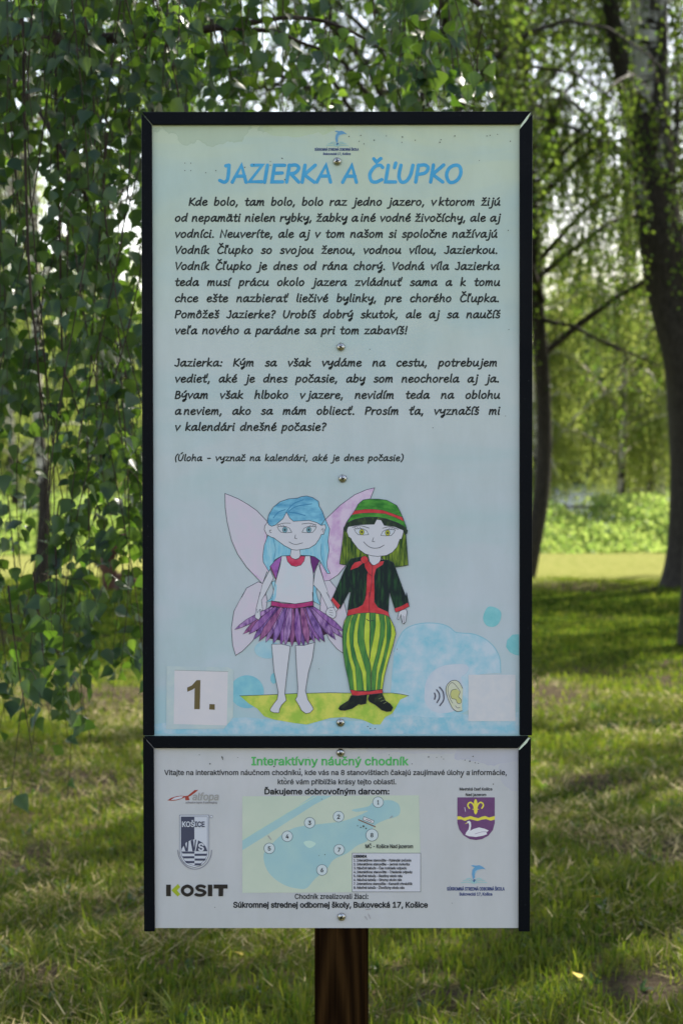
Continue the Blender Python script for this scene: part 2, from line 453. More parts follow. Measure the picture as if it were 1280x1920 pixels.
def board_panel(name, x0, y0, x1, y1, m):
    bm = bmesh.new()
    c = [PP(x0, y0), PP(x1, y0), PP(x1, y1), PP(x0, y1)]
    fr = [bm.verts.new((p[0], 0, p[2])) for p in c]; bk = [bm.verts.new((p[0], 0.004, p[2])) for p in c]
    f = bm.faces.new(fr[::-1]); f.material_index = 0
    g = bm.faces.new(bk); g.material_index = 1
    for k in range(4):
        g = bm.faces.new((fr[k], fr[(k + 1) % 4], bk[(k + 1) % 4], bk[k])); g.material_index = 1
    bmesh.ops.recalc_face_normals(bm, faces=bm.faces)
    me = bpy.data.meshes.new(name); bm.to_mesh(me); bm.free()
    return link(name, me, [m, m_edge], board)
upper = board_panel('story_panel', 272, 216, 990, 1379.5, m_up)
upper['label'] = 'tall pale blue panel with the story text and two drawn children'
lower = board_panel('sponsor_panel', 275, 1386, 987, 1740, m_lo)
lower['label'] = 'short white panel with trail map and sponsor logos'

Y0, Y1 = -0.0075, 0.014
prism('frame_bar', [(267, 211), (996, 210), (973.5, 234), (287, 235)], Y0, Y1, m_frame, board)
prism('frame_bar', [(266, 213), (285.5, 236), (290, 1378), (269, 1378)], Y0 + 0.0004, Y1, m_frame, board)
prism('frame_bar', [(997, 214), (996, 1378), (973, 1378), (973, 243)], Y0 - 0.0003, Y1, m_frame, board)
prism('frame_bar', [(271, 1380), (990, 1380), (969, 1402), (290, 1402)], Y0, Y1, m_frame, board)
prism('frame_bar', [(269, 1382), (289, 1404), (291, 1745), (271, 1745)], Y0 + 0.0003, Y1, m_frame, board)
prism('frame_bar', [(994, 1384), (992, 1745), (971, 1745), (971, 1406)], Y0 - 0.0002, Y1, m_frame, board)
# torn pale plastic strip showing in the open mitre, upper and lower right
m_pale, t, b = newmat('pale_plastic', 0.5, 0.3); b.inputs['Base Color'].default_value = ink(165, 180, 170)
prism('corner_gap', [(974, 244), (975, 236), (990, 214), (994, 212), (986, 228), (980, 243)], -0.0070, 0.004, m_pale, board, 0.0003, 1)
prism('corner_gap', [(971, 1404), (975, 1398), (988, 1383), (992, 1383), (985, 1394), (973, 1407)], -0.0070, 0.004, m_pale, board, 0.0003, 1)

# post
m_post, t, b = newmat('stained_wood', 0.65, 0.03)
v = objco(t, (26, 26, 1.3), loc=(0.3, 0, 0), rot=(0, math.radians(4), 0))
w = t.nodes.new('ShaderNodeTexWave'); w.wave_type = 'RINGS'; w.rings_direction = 'Y'
w.inputs['Scale'].default_value = 1.1; w.inputs['Distortion'].default_value = 4.5; w.inputs['Detail'].default_value = 4; w.inputs['Detail Scale'].default_value = 0.9
t.links.new(v, w.inputs['Vector'])
g = noise(t, 1.0, objco(t, (300, 300, 6)), 5, 0.7)
c = ramp(t, w.outputs['Fac'], [(0.0, (0.012, 0.005, 0.0015)), (0.5, (0.022, 0.010, 0.003)), (1.0, (0.042, 0.020, 0.006))])
c = mixc(t, 1.0, c, ramp(t, g, [(0.25, (0.45,) * 3), (0.7, (1.15,) * 3)]), 'MULTIPLY')
t.links.new(c, b.inputs['Base Color'])
bump(t, b, math_(t, 'ADD', w.outputs['Fac'], g), 0.35, 0.002)
bm = bmesh.new()
pl, pr_ = PP(589.5, 1740)[0], PP(690.5, 1740)[0]
bmesh.ops.create_cube(bm, size=1)
for v_ in bm.verts:
    v_.co = Vector(((pl + pr_) / 2 + v_.co.x * (pr_ - pl), 0.0052 + 0.05 + v_.co.y * 0.1, 0.87 + v_.co.z * 2.40))
bmesh.ops.bevel(bm, geom=[e for e in bm.edges if abs(e.verts[0].co.z - e.verts[1].co.z) > 1], offset=0.008, segments=2, affect='EDGES')
me = bpy.data.meshes.new('post'); bm.to_mesh(me); bm.free()
link('post', me, m_post, board)

# screws
m_screw, t, b = newmat('screw_steel', 0.28, 0.5); b.inputs['Metallic'].default_value = 1; b.inputs['Base Color'].default_value = (0.62, 0.60, 0.56, 1)
t.links.new(ramp(t, noise(t, 500, objco(t)), [(0.35, (0.25, 0.23, 0.2)), (0.6, (0.66, 0.64, 0.6))]), b.inputs['Base Color'])
m_slot, t, b = newmat('dark_recess', 0.7, 0.2); b.inputs['Base Color'].default_value = (0.02, 0.018, 0.015, 1)  # plain dark colour for the raised cross that draws the recess
def screw(px, py, rot, parent):
    c = PP(px, py); r = 0.0070; rings = 6; nseg = 20; v = []; fs = []
    for k in range(rings + 1):
        a = k / rings * math.pi / 2
        rr = r * math.cos(a) if k < rings else 0; h = 0.0042 * math.sin(a) + 0.0008
        if k == rings: v.append((0, -h, 0)); break
        v += [(rr * math.cos(2 * math.pi * j / nseg), -h, rr * math.sin(2 * math.pi * j / nseg)) for j in range(nseg)]
    bs = len(v); v += [(r * 1.02 * math.cos(2 * math.pi * j / nseg), 0.0, r * 1.02 * math.sin(2 * math.pi * j / nseg)) for j in range(nseg)]
    for j in range(nseg): fs.append((bs + j, bs + (j + 1) % nseg, (j + 1) % nseg, j))
    for k in range(rings):
        for j in range(nseg):
            j2 = (j + 1) % nseg
            if k == rings - 1: fs.append((k * nseg + j, k * nseg + j2, rings * nseg))
            else: fs.append((k * nseg + j, k * nseg + j2, (k + 1) * nseg + j2, (k + 1) * nseg + j))
    me = bpy.data.meshes.new('screw'); me.from_pydata(v, [], fs); me.polygons.foreach_set('use_smooth', [True] * len(fs)); me.update()
    bm = bmesh.new(); bm.from_mesh(me); bmesh.ops.recalc_face_normals(bm, faces=bm.faces); bm.to_mesh(me); bm.free()
    o = link('screw', me, m_screw, board, (c[0], -0.0003, c[2]))
    # cross recess
    bm = bmesh.new()
    for q in (0, 1):
        g = bmesh.ops.create_cube(bm, size=1)['verts']
        for vv in g:
            vv.co = Vector((vv.co.x * (0.0066 if q == 0 else 0.0018), -0.0047 + vv.co.y * 0.0010 - 0.0002 * q, vv.co.z * (0.0018 if q == 0 else 0.0066)))
    a = rot
    for vv in bm.verts:
        x, z = vv.co.x, vv.co.z; vv.co.x = x * math.cos(a) - z * math.sin(a); vv.co.z = x * math.sin(a) + z * math.cos(a)
    me = bpy.data.meshes.new('cross_slot'); bm.to_mesh(me); bm.free()
    link('cross_slot', me, m_slot, o)
for px, py, a in ((632, 303, .3), (638.5, 651, 1.0), (642, 897.5, .2), (638, 1355, .7), (638, 1411.5, .5), (640, 1719, 1.1)): screw(px, py, a, board)

# ---- upper panel lettering
m_txt = inkmat((28, 32, 35), (42, 47, 50), 40)
m_title = inkmat((54, 128, 176), (68, 140, 186), 30)
pr = Print(cyc=6)
hand_line(pr, 'JAZIERKA A ČĽUPKO', 411, 862, 341.5, 2.06, 6.5, m_title, True, 0.09)
pr.build('title_lettering', upper)
lines = [('Kde bolo, tam bolo, bolo raz jedno jazero, v~ktorom žijú', 354, 935.5, 385), ('od nepamäti nielen rybky, žabky a~iné vodné živočíchy, ale aj', 328, 935.5, 415),
 ('vodníci. Neuveríte, ale aj v tom našom si spoločne nažívajú', 328, 930, 445), ('Vodník Čľupko so svojou ženou, vodnou vílou, Jazierkou.', 328, 931, 475.3),
 ('Vodník Čľupko je dnes od rána chorý. Vodná víla Jazierka', 328, 934, 505.5), ('teda musí prácu okolo jazera zvládnuť sama a k tomu', 328, 935, 535.5),
 ('chce ešte nazbierať liečivé bylinky, pre chorého Čľupka.', 328, 934, 565.8), ('Pomôžeš Jazierke? Urobíš dobrý skutok, ale aj sa naučíš', 328, 935, 596),
 ('veľa nového a parádne sa pri tom zabavíš!', 328, 761, 626), ('Jazierka: Kým sa však vydáme na cestu, potrebujem', 328, 930, 686.5),
 ('vedieť, aké je dnes počasie, aby som neochorela aj ja.', 328, 934, 716.5), ('Bývam však hlboko v~jazere, nevidím teda na oblohu', 328, 935, 747),
 ('a~neviem, ako sa mám obliecť. Prosím ťa, vyznačíš mi', 328, 935, 777), ('v kalendári dnešné počasie?', 328, 609, 807),
 ('(Úloha - vyznač na kalendári, aké je dnes počasie)', 328, 754, 864)]
pr = Print(cyc=6)
for i, (s, a, b_, y) in enumerate(lines):
    hand_line(pr, s, a, b_, y, 1.0 if i < 14 else 0.82, 2.9 if i < 14 else 2.3, m_txt)
pr.build('story_lettering', upper)

# ---- watercolour shapes and drawings
D = Print(dep=0.0003, step=0.00001)
wb = inkmat((112, 158, 182), (150, 168, 186), 55, lo=.38, hi=.66)
wb2 = inkmat((98, 152, 176), (112, 162, 180), 60)
wb3 = inkmat((134, 160, 184), (146, 166, 186), 50)
tq = inkmat((96, 156, 170), (110, 164, 178), 60)
wl = inkmat((110, 155, 178))
D.poly([(288.5, 1376), (290, 1358), (330, 1352), (400, 1348), (460, 1345), (520, 1350), (600, 1352), (700, 1352), (760, 1338), (800, 1330), (860, 1338), (920, 1345), (971.5, 1335), (972, 1376)], wb)
D.poly([(738, 1225), (746, 1200), (757, 1182), (775, 1172), (800, 1168), (826, 1170), (842, 1176), (853, 1185), (866, 1187), (888, 1189), (910, 1199), (926, 1214), (936, 1234), (938, 1262), (930, 1262),
        (900, 1264), (884, 1272), (880, 1330), (850, 1345), (800, 1345), (760, 1340), (738, 1345), (732, 1300), (735, 1260)], inkmat((112, 160, 184), (152, 170, 190), 26, lo=.36, hi=.6), sm=False)
D.rib([(738, 1222), (746, 1200), (757, 1182), (775, 1172), (800, 1168), (826, 1170), (842, 1176), (853, 1185), (866, 1187), (888, 1189), (910, 1199), (926, 1214), (936, 1234), (938, 1262)], 1.6, wl, sm=True)
D.poly([(796, 1290), (802, 1270), (815, 1255), (835, 1247), (858, 1245), (872, 1246), (879, 1253), (874, 1262), (864, 1270), (866, 1280), (864, 1320), (846, 1335), (815, 1335), (797, 1318)], inkmat((152, 165, 186), (160, 170, 188), 40), sm=True)
D.rib([(800, 1275), (815, 1256), (835, 1247), (868, 1245), (878, 1252), (874, 1262), (866, 1268)], 0.9, wb3, sm=True)
D.poly([(905, 1160), (910, 1143), (918, 1137), (932, 1141), (939, 1150), (936, 1166), (926, 1175), (912, 1173)], tq, sm=True)
D.poly([(972, 1189), (960, 1190), (950, 1200), (948, 1213), (955, 1223), (965, 1228), (972.3, 1229)], tq)
D.disc(463, 1297, 32, wb2, 31, 26)
D.disc(502, 1218, 25, inkmat((122, 160, 182), (136, 166, 184), 60), 17, 22)
D.disc(513, 1272, 6, wb2, 10)
D.build('watercolour_print', upper)

LK = inkmat((42, 46, 58))
pale = inkmat((164, 168, 184))
def T(ox, oy, s=6.4):
    return lambda *p: [(ox + p[i] / s, oy + p[i + 1] / s) for i in range(0, len(p), 2)]
F5 = T(400, 890); F6 = T(590, 890); F7 = T(420, 1110); F8 = T(600, 1110)
A = Print(dep=0.0006, step=0.00001)
# grass mound
A.poly(F7(190, 1245, 420, 1238, 860, 1218, 1280, 1208) + F8(300, 1212, 860, 1212, 1060, 1245, 960, 1290, 900, 1400, 860, 1460, 780, 1500, 720, 1590, 640, 1590, 500, 1530, 300, 1500, 120, 1510, -50, 1560, -160, 1590)
       + F7(830, 1570, 600, 1530, 480, 1490, 400, 1400, 300, 1340), inkmat((128, 158, 66), (166, 172, 84), 34, lo=.4, hi=.6))
A.rib(F7(190, 1245, 420, 1238, 860, 1218, 1280, 1208) + F8(300, 1212, 860, 1212, 970, 1225, 1060, 1245), 1.0, LK)
# wings
wing = inkmat((160, 162, 180), (166, 160, 182), 30)
wingp = inkmat((170, 158, 186), (152, 118, 168), 45, lo=.45, hi=.72)
A.poly(F5(140, 225, 300, 290, 420, 360, 520, 430, 650, 565, 640, 800, 650, 1150, 590, 1310, 400, 1110, 290, 950, 220, 790, 165, 560, 145, 400), wing, LK, 1.0)
A.rib(F5(590, 1270, 520, 1215, 450, 1150), 2.0, wingp); A.rib(F5(655, 1160, 620, 1090, 625, 600), 2.4, wingp)
A.poly(F5(600, 1310, 540, 1285, 400, 1360, 340, 1472) + F7(245, 0, 120, 230, 90, 430, 105, 640, 140, 760, 220, 710, 340, 590, 480, 400, 520, 100), wing, LK, 1.0)
A.poly(F6(120, 545, 300, 370, 480, 240, 620, 180, 717, 157, 665, 290, 480, 430, 380, 570, 345, 660, 330, 900, 375, 1085, 280, 1200, 120, 1305, 60, 1100, 100, 900), wingp, LK, 1.0)
A.poly([(602, 1090), (618, 1088), (631, 1104), (645, 1130), (652, 1160), (648, 1224), (642, 1224), (631, 1216), (616, 1198), (600, 1150)], wing, LK, 0.9)
# girl: hair behind
hb = inkmat((92, 150, 182), (128, 168, 190), 60, (3, 1, .6))
hb2 = inkmat((52, 112, 156), (104, 158, 188), 34, (1, 1, 2.2), lo=.3, hi=.62)
A.poly(F5(650, 740, 610, 850, 593, 980, 600, 1050, 665, 1160, 740, 1020, 820, 975, 1000, 965, 1160, 972, 1216, 985) + F6(0, 985, 60, 1030, 110, 1120, 150, 1185, 185, 1185, 150, 1120, 145, 1050, 172, 900, 158, 800, 178, 650, 130, 540, 0, 500) + F5(1000, 560), hb, LK, 1.0)
A.poly(F5(700, 1290, 740, 1270, 745, 1330, 715, 1472) + F7(590, 0, 560, 80, 500, 124, 580, 105, 600, 0), hb, LK, .8)
A.poly(F7(1060, 0, 1070, 80, 1075, 115, 1160, 160, 1125, 80, 1105, 0) + F6(20, 1350, 0, 1240, -10, 1200, -20, 1472), hb, LK, .8)
# girl arms
A.poly(F5(680, 1140, 722, 1240, 610, 1460) + F7(510, 0, 450, 100, 465, 225, 430, 208, 437, 300, 418, 332, 392, 312, 383, 270, 388, 190, 435, 0) + F5(548, 1472, 590, 1310), pale, LK, .9)
A.poly(F6(0, 1180, 40, 1070, 120, 1305, 180, 1472) + F8(75, 0, 155, 150, 190, 270, 160, 312, 110, 295, 85, 190) + F7(1240, 190, 1150, 0) + F6(-18, 1320), pale, LK, .9)
# dress
A.poly(F5(820, 975, 1160, 975, 1180, 1080, 1200, 1200, 1195, 1472) + F7(1060, 0, 1065, 110, 850, 142, 578, 106, 590, 0) + F5(745, 1290, 800, 1100), inkmat((166, 168, 184), (160, 170, 186), 30), LK, .9)
A.poly(F5(722, 1472, 745, 1300, 760, 1330, 748, 1472) + F7(620, 60, 600, 108, 580, 104, 590, 0), hb)
pp = inkmat((104, 62, 132), (140, 92, 160), 60)
A.poly(F5(820, 978, 740, 1030, 678, 1105, 720, 1200, 750, 1262, 785, 1120, 810, 1020), pp, LK, .9)
A.poly(F5(1162, 976, 1216, 985, 1275, 1030, 1240, 1090, 1200, 1188, 1170, 1060), inkmat((84, 42, 100)), LK, .9)
A.rib(F5(690, 1110, 730, 1200, 755, 1260), 1.4, inkmat((100, 50, 62)))
A.poly(F5(872, 975, 890, 1040, 935, 1090, 990, 1103, 1050, 1085, 1088, 1035, 1100, 980, 1045, 975, 1025, 1005, 985, 1018, 945, 1000, 925, 975), inkmat((150, 40, 72), (172, 70, 100), 70), LK, .9)
# neck, face
A.poly(F5(935, 895, 922, 975, 945, 1002, 985, 1016, 1025, 1002, 1045, 970, 1035, 895), pale, LK, .9)
A.poly(F5(645, 575, 618, 615, 612, 660, 640, 718, 700, 752, 722, 756, 850, 850, 940, 898, 1000, 906, 1150, 882, 1225, 835, 1270, 770) + F6(70, 738, 78, 718, 108, 714, 132, 635, 122, 600, 78, 608) + F5(1200, 400, 900, 400, 700, 480), pale, LK, 1.0)
A.poly(F5(648, 565, 665, 480, 720, 390, 800, 325, 900, 290, 1010, 280, 1060, 262, 1120, 255, 1190, 275, 1260, 320) + F6(50, 375, 90, 440, 125, 535, 100, 570, 76, 608, 40, 585) + F5(1240, 575, 1150, 548, 960, 560, 915, 520, 878, 450, 835, 530, 780, 575, 745, 605, 700, 620, 665, 600), hb2, LK, 1.0)
for q in (F5(880, 440, 960, 350, 1080, 300), F5(900, 440, 1000, 380, 1180, 350), F5(905, 450, 990, 460, 1100, 490), F5(860, 420, 780, 450, 720, 520)):
    A.rib(q, 1.6, inkmat((52, 108, 152)), sm=True)
for q in (F5(720, 760, 745, 900, 720, 1040), F6(80, 830, 75, 960, 110, 1080, 145, 1160)): A.rib(q, .9, inkmat((70, 118, 150)), sm=True)
# girl features
def eye(P, cx, cy, s, iris, flip):
    g = -1 if flip else 1
    A.poly(P(cx - 88 * g, cy - 38, cx - 40 * g, cy - 42, cx + 20 * g, cy - 40, cx + 60 * g, cy - 20, cx + 85 * g, cy + 28, cx + 30 * g, cy + 34, cx - 40 * g, cy + 30, cx - 70 * g, cy), inkmat((160, 168, 184)), LK, .85)
    c = P(cx + 3 * g, cy - 2)[0]; A.disc(c[0], c[1], 4.4, iris, 5.4, 14, LK, .7); A.disc(c[0], c[1], 1.7, LK, 2.6, 10)
    for k in range(3): A.rib(P(cx - (60 - 30 * k) * g, cy - 38, cx - (85 - 30 * k) * g, cy - 62), .7, LK)
gi = inkmat((92, 132, 150))
eye(F5, 855, 663, 1, gi, False); eye(F5, 1148, 663, 1, gi, True)
A.rib(F5(762, 605, 840, 582, 925, 582), .9, LK, sm=True); A.rib(F5(1062, 592, 1150, 582, 1228, 602), .9, LK, sm=True)
A.rib(F5(985, 722, 975, 762, 1002, 768), .9, LK); A.rib(F5(908, 806, 950, 828, 1000, 836, 1072, 817), .9, LK, sm=True)
A.rib(F5(695, 665, 675, 668, 680, 690, 697, 695), .8, LK, sm=True); A.rib(F6(78, 665, 92, 648, 104, 655, 98, 690), .8, LK, sm=True)
# skirt
pc = [inkmat(a, b2, 60, (2.5, 1, .7)) for a, b2 in (((70, 42, 104), (150, 122, 172)), ((84, 50, 116), (134, 100, 158)), ((88, 48, 96), (142, 96, 140)), ((62, 40, 98), (124, 98, 160)))]
dk = inkmat((52, 34, 58))
A.poly(F7(560, 165, 700, 190, 1070, 165, 1180, 300, 1240, 500, 1000, 590, 800, 600, 560, 560, 330, 440, 420, 280), dk)
def petal(bx, by, tx, ty, w, m):
    dx, dy = tx - bx, ty - by; L = math.hypot(dx, dy); nx, ny = -dy / L * w, dx / L * w
    q = []
    for a, s_ in ((0, .35), (.35, .85), (.65, 1), (.85, .6), (1, 0), (.85, -.6), (.65, -1), (.35, -.85), (0, -.35)):
        q += [bx + dx * a + nx * s_, by + dy * a + ny * s_]
    A.poly(F7(*q), m, dk, 0.8)
back = [(230, 505), (350, 575), (500, 605), (680, 645), (815, 655), (960, 660), (1090, 610), (1150, 600), (1210, 600), (1340, 575), (1430, 555)]
for i, (x, y) in enumerate(back): petal(600 + (x - 215) * .37, 190, x, y, 36, pc[(i + 2) % 4])
front = [(130, 450), (300, 505), (420, 590), (590, 620), (735, 640), (900, 660), (1010, 632), (1200, 595), (1330, 545), (1440, 480)]
bx_ = [585, 625, 690, 740, 800, 870, 930, 990, 1040, 1065]
for i, ((x, y), b2) in enumerate(zip(front, bx_)): petal(b2, 182, x, y, 42 if 0 < i < 9 else 34, pc[i % 4])
A.poly(F7(572, 105, 700, 135, 850, 142, 960, 128, 1065, 106, 1072, 160, 960, 180, 850, 196, 700, 185, 563, 162), inkmat((122, 36, 92), (150, 60, 110), 70), LK, .9)
# legs
A.poly(F7(572, 625, 600, 950, 652, 1200, 640, 1285, 590, 1350, 555, 1405, 560, 1430, 600, 1446, 660, 1448, 668, 1400, 690, 1355, 746, 1300, 728, 1215, 745, 1050, 765, 880, 795, 650, 690, 625), pale, LK, .9)
A.poly(F7(858, 640, 870, 900, 887, 1150, 880, 1250, 856, 1290, 900, 1360, 930, 1420, 980, 1456, 1030, 1448, 1072, 1405, 1060, 1375, 1005, 1290, 976, 1180, 1010, 970, 1060, 790, 1085, 605, 960, 640), pale, LK, .9)
A.poly(F7(370, 300, 392, 200, 400, 250, 430, 208, 437, 300, 418, 334, 392, 318), pale, LK, .8)
# boy: hair, jacket
hg = inkmat((36, 58, 36), (112, 134, 50), 46, (5, 1, .5), lo=.42, hi=.68)
A.poly(F6(375, 600, 345, 700, 320, 900, 298, 1070, 340, 1080, 392, 1084, 560, 990, 800, 1000, 950, 1112, 1030, 1100, 1118, 1085, 1105, 900, 1090, 700, 1000, 500, 500, 500), hg, LK, 1.0)
jk = inkmat((24, 34, 38), (40, 78, 48), 42, (4, 1, .7), lo=.48, hi=.78)
A.poly(F6(640, 1000, 560, 985, 430, 1010, 390, 1070, 340, 1180, 215, 1472) + F8(140, 80, 240, 200, 345, 0, 368, 0, 345, 110, 330, 215, 590, 246, 815, 240, 830, 0, 905, 240, 1065, 165, 1035, 0) + F6(1090, 1460, 990, 1190, 945, 1060, 880, 1025, 800, 1020), jk, LK, .9)
rd = inkmat((150, 42, 50), (170, 62, 72), 60)
A.poly(F6(632, 1020, 710, 1088, 778, 1040, 832, 1035, 815, 1080, 735, 1130, 712, 1220, 718, 1472) + F8(652, 0, 650, 120, 690, 180, 815, 238, 832, 302, 760, 268, 590, 246, 450, 256, 322, 288, 335, 215, 450, 185, 510, 150, 540, 80, 548, 0) + F6(612, 1460, 625, 1210, 640, 1120), rd, LK, .7)
A.rib(F6(688, 1090, 682, 1300, 655, 1472) + F8(590, 0, 590, 246), .9, LK)
A.poly(F8(150, 58, 242, 160, 215, 206, 133, 98), rd, LK, .7); A.poly(F8(888, 198, 970, 168, 1050, 125, 1068, 170, 985, 215, 905, 243), rd, LK, .7)
# boy hand right, linked hands
A.poly(F8(945, 235, 928, 320, 940, 335, 968, 265, 975, 330, 985, 372, 1002, 384, 1022, 360, 1032, 290, 1042, 235, 1025, 203, 985, 215), pale, LK, .8)
for q in (F8(985, 365, 990, 280), F8(1003, 375, 1008, 290)): A.rib(q, .7, LK)
A.poly(F8(68, 240, 98, 195, 150, 182, 182, 215, 192, 275, 160, 315, 110, 295, 78, 270), pale, LK, .8, sm=True)
for q in (F8(110, 215, 150, 225), F8(108, 240, 155, 250), F8(110, 268, 150, 280)): A.rib(q, .7, LK)
A.poly(F8(160, 150, 212, 205, 190, 238, 170, 200), pale, LK, .7)
# neck, face
A.poly(F6(638, 960, 655, 1040, 685, 1078, 712, 1088, 760, 1062, 785, 1030, 797, 960), pale, LK, .8)
A.poly(F6(392, 615, 384, 690, 405, 745, 432, 762, 450, 800, 520, 890, 600, 948, 680, 972, 750, 980, 860, 968, 930, 930, 985, 868, 1018, 775, 1040, 770, 1062, 690, 1058, 640, 900, 560, 640, 520, 500, 560), pale, LK, 1.0)
bn = inkmat((34, 46, 42), (66, 88, 50), 60, (2, 1, 1), lo=.5, hi=.8)
A.poly(F6(345, 640, 385, 575, 480, 520, 760, 510, 735, 550, 712, 596, 620, 598, 540, 602, 400, 625, 375, 690), bn, LK, .6)
A.poly(F6(760, 510, 900, 530, 1060, 590, 1112, 670, 1105, 705, 1080, 720, 1062, 668, 960, 625, 830, 608, 795, 545), bn, LK, .6)
ht = inkmat((36, 92, 42), (70, 132, 58), 40, (1, 1, 2.5))
A.poly(F6(385, 578, 430, 500, 480, 430, 520, 355, 580, 302, 650, 292, 760, 292, 860, 305, 980, 368, 1020, 440, 1065, 545, 1100, 640, 1000, 580, 860, 530, 740, 508, 600, 512, 480, 535), ht, LK, 1.0)
A.poly(F6(478, 432, 600, 415, 700, 414, 810, 425, 900, 455, 1045, 508, 1068, 560, 960, 512, 840, 468, 700, 458, 560, 462, 442, 482), rd, LK, .7)
gy = inkmat((142, 146, 50))
eye(F6, 560, 690, 1, gy, False); eye(F6, 875, 700, 1, gy, True)
A.rib(F6(450, 632, 540, 612, 650, 640), 1.0, LK, sm=True); A.rib(F6(812, 642, 900, 625, 1000, 655), 1.0, LK, sm=True)
A.rib(F6(704, 755, 688, 800, 718, 804), .9, LK); A.rib(F6(585, 806, 640, 858, 700, 880, 770, 876, 830, 844), 1.0, LK, sm=True)
# scarf
A.poly(F6(560, 1030, 480, 1050, 445, 1090, 425, 1145, 520, 1110, 590, 1050), rd, LK, .8)
A.poly(F6(590, 1040, 600, 1110, 640, 1180, 684, 1215, 690, 1100, 640, 1030), rd, LK, .8)
c_ = F6(595, 1020)[0]; A.disc(c_[0], c_[1], 7, rd, 7, 16, LK, .7)
# trousers
yg = inkmat((136, 158, 54), (156, 172, 70), 50); gg = inkmat((44, 92, 56), (76, 122, 62), 40, (3, 1, .6))
TR = F8(322, 288, 290, 350, 272, 430, 268, 560, 276, 720, 300, 880, 335, 1040, 360, 1172, 450, 1186, 590, 1184, 745, 1165, 770, 1000, 815, 830, 870, 650, 905, 500, 890, 420, 832, 302, 760, 268, 590, 246, 450, 256)
A.poly(TR, yg, LK, 1.0)
for xs in ([(385, 270), (345, 380), (318, 500), (312, 620), (345, 800), (385, 950), (405, 1178), (358, 1172), (335, 1040), (300, 880), (276, 720), (270, 560), (276, 420), (325, 290)],
           [(400, 272), (455, 265), (420, 380), (400, 520), (400, 640), (440, 800), (500, 960), (525, 1180), (442, 1184), (420, 900), (380, 780), (355, 600), (350, 480), (370, 340)],
           [(485, 252), (550, 248), (530, 420), (525, 560), (555, 720), (600, 850), (605, 960), (605, 1182), (555, 1184), (552, 960), (500, 780), (450, 600), (448, 480), (470, 330)],
           [(595, 246), (665, 250), (665, 400), (640, 560), (605, 720), (595, 800), (590, 600), (600, 400)],
           [(700, 256), (765, 270), (780, 380), (772, 520), (720, 740), (680, 900), (660, 1174), (612, 1178), (615, 960), (680, 720), (715, 520), (722, 380)],
           [(785, 275), (828, 298), (850, 400), (850, 520), (820, 660), (770, 860), (735, 1000), (718, 1168), (680, 1172), (700, 980), (750, 800), (795, 600), (800, 420)]):
    A.poly([(600 + x / 6.4, 1110 + y / 6.4) for x, y in xs], gg, LK, .6)
A.rib(F8(552, 322, 590, 345, 640, 340), 1.2, LK, sm=True); A.rib(F8(590, 250, 600, 520, 590, 800, 606, 900, 606, 1180), .9, LK, sm=True)
A.poly(F8(360, 1168, 450, 1188, 590, 1190, 745, 1165, 750, 1210, 590, 1228, 450, 1242, 385, 1238), rd, LK, .8)
sh = inkmat((26, 30, 34), (52, 64, 46), 60, lo=.5, hi=.8)
A.poly(F8(372, 1240, 340, 1300, 240, 1365, 222, 1395, 240, 1416, 290, 1420, 385, 1395, 460, 1342, 490, 1350, 550, 1335, 562, 1230, 450, 1244), sh, LK, .8)
A.poly(F8(590, 1230, 573, 1285, 590, 1312, 660, 1350, 740, 1415, 800, 1434, 850, 1428, 872, 1385, 840, 1340, 780, 1300, 742, 1215), sh, LK, .8)
for q in (F8(700, 1280, 740, 1265), F8(725, 1310, 770, 1292), F8(760, 1335, 795, 1318)): A.rib(q, 1.1, inkmat((96, 104, 80)))
A.build('children_drawing', upper)['label'] = 'drawing of a blue haired winged girl and a child in green hat holding hands'

# ear sign with sound waves
E = Print(dep=0.0007, step=0.00002)
FE = T(780, 1110, 5.565)
E.poly(FE(485, 1005, 450, 945, 410, 920, 360, 930, 318, 975, 308, 1030, 325, 1100, 355, 1170, 380, 1215, 425, 1245, 480, 1240, 476, 1190), inkmat((160, 168, 150), (166, 170, 168), 60))
E.rib(FE(482, 1005, 450, 945, 410, 922, 360, 930, 318, 975, 308, 1030, 325, 1100, 355, 1170, 380, 1215, 425, 1246, 478, 1238), 1.0, LK, sm=True)
E.poly(FE(420, 1010, 455, 1040, 440, 1090, 465, 1115, 465, 1155, 430, 1160, 410, 1120, 370, 1110, 355, 1070, 370, 1025), inkmat((156, 160, 112)))
E.rib(FE(420, 1012, 370, 1025, 355, 1070, 370, 1110, 410, 1120, 430, 1160, 462, 1158, 468, 1125, 440, 1090, 455, 1040, 420, 985, 375, 945, 335, 980, 330, 1040, 350, 1110, 378, 1160), .8, LK, sm=True)
E.rib(FE(408, 1185, 425, 1208, 455, 1205), .8, LK, sm=True)
wv = inkmat((70, 72, 90))
E.rib(FE(190, 1055, 198, 1085, 190, 1118), 2.6, wv, sm=True); E.rib(FE(212, 1020, 238, 1060, 240, 1105, 215, 1152), 2.4, wv, sm=True); E.rib(FE(242, 992, 280, 1045, 284, 1125, 245, 1185), 2.4, wv, sm=True)
E.build('ear_symbol', upper)
Q = Print(dep=0.0006); Q.poly([(877.5, 1265), (965.5, 1265), (965.5, 1352), (877.5, 1352)], inkmat((160, 166, 180), (166, 170, 182), 60)); Q.build('blank_white_square', upper)

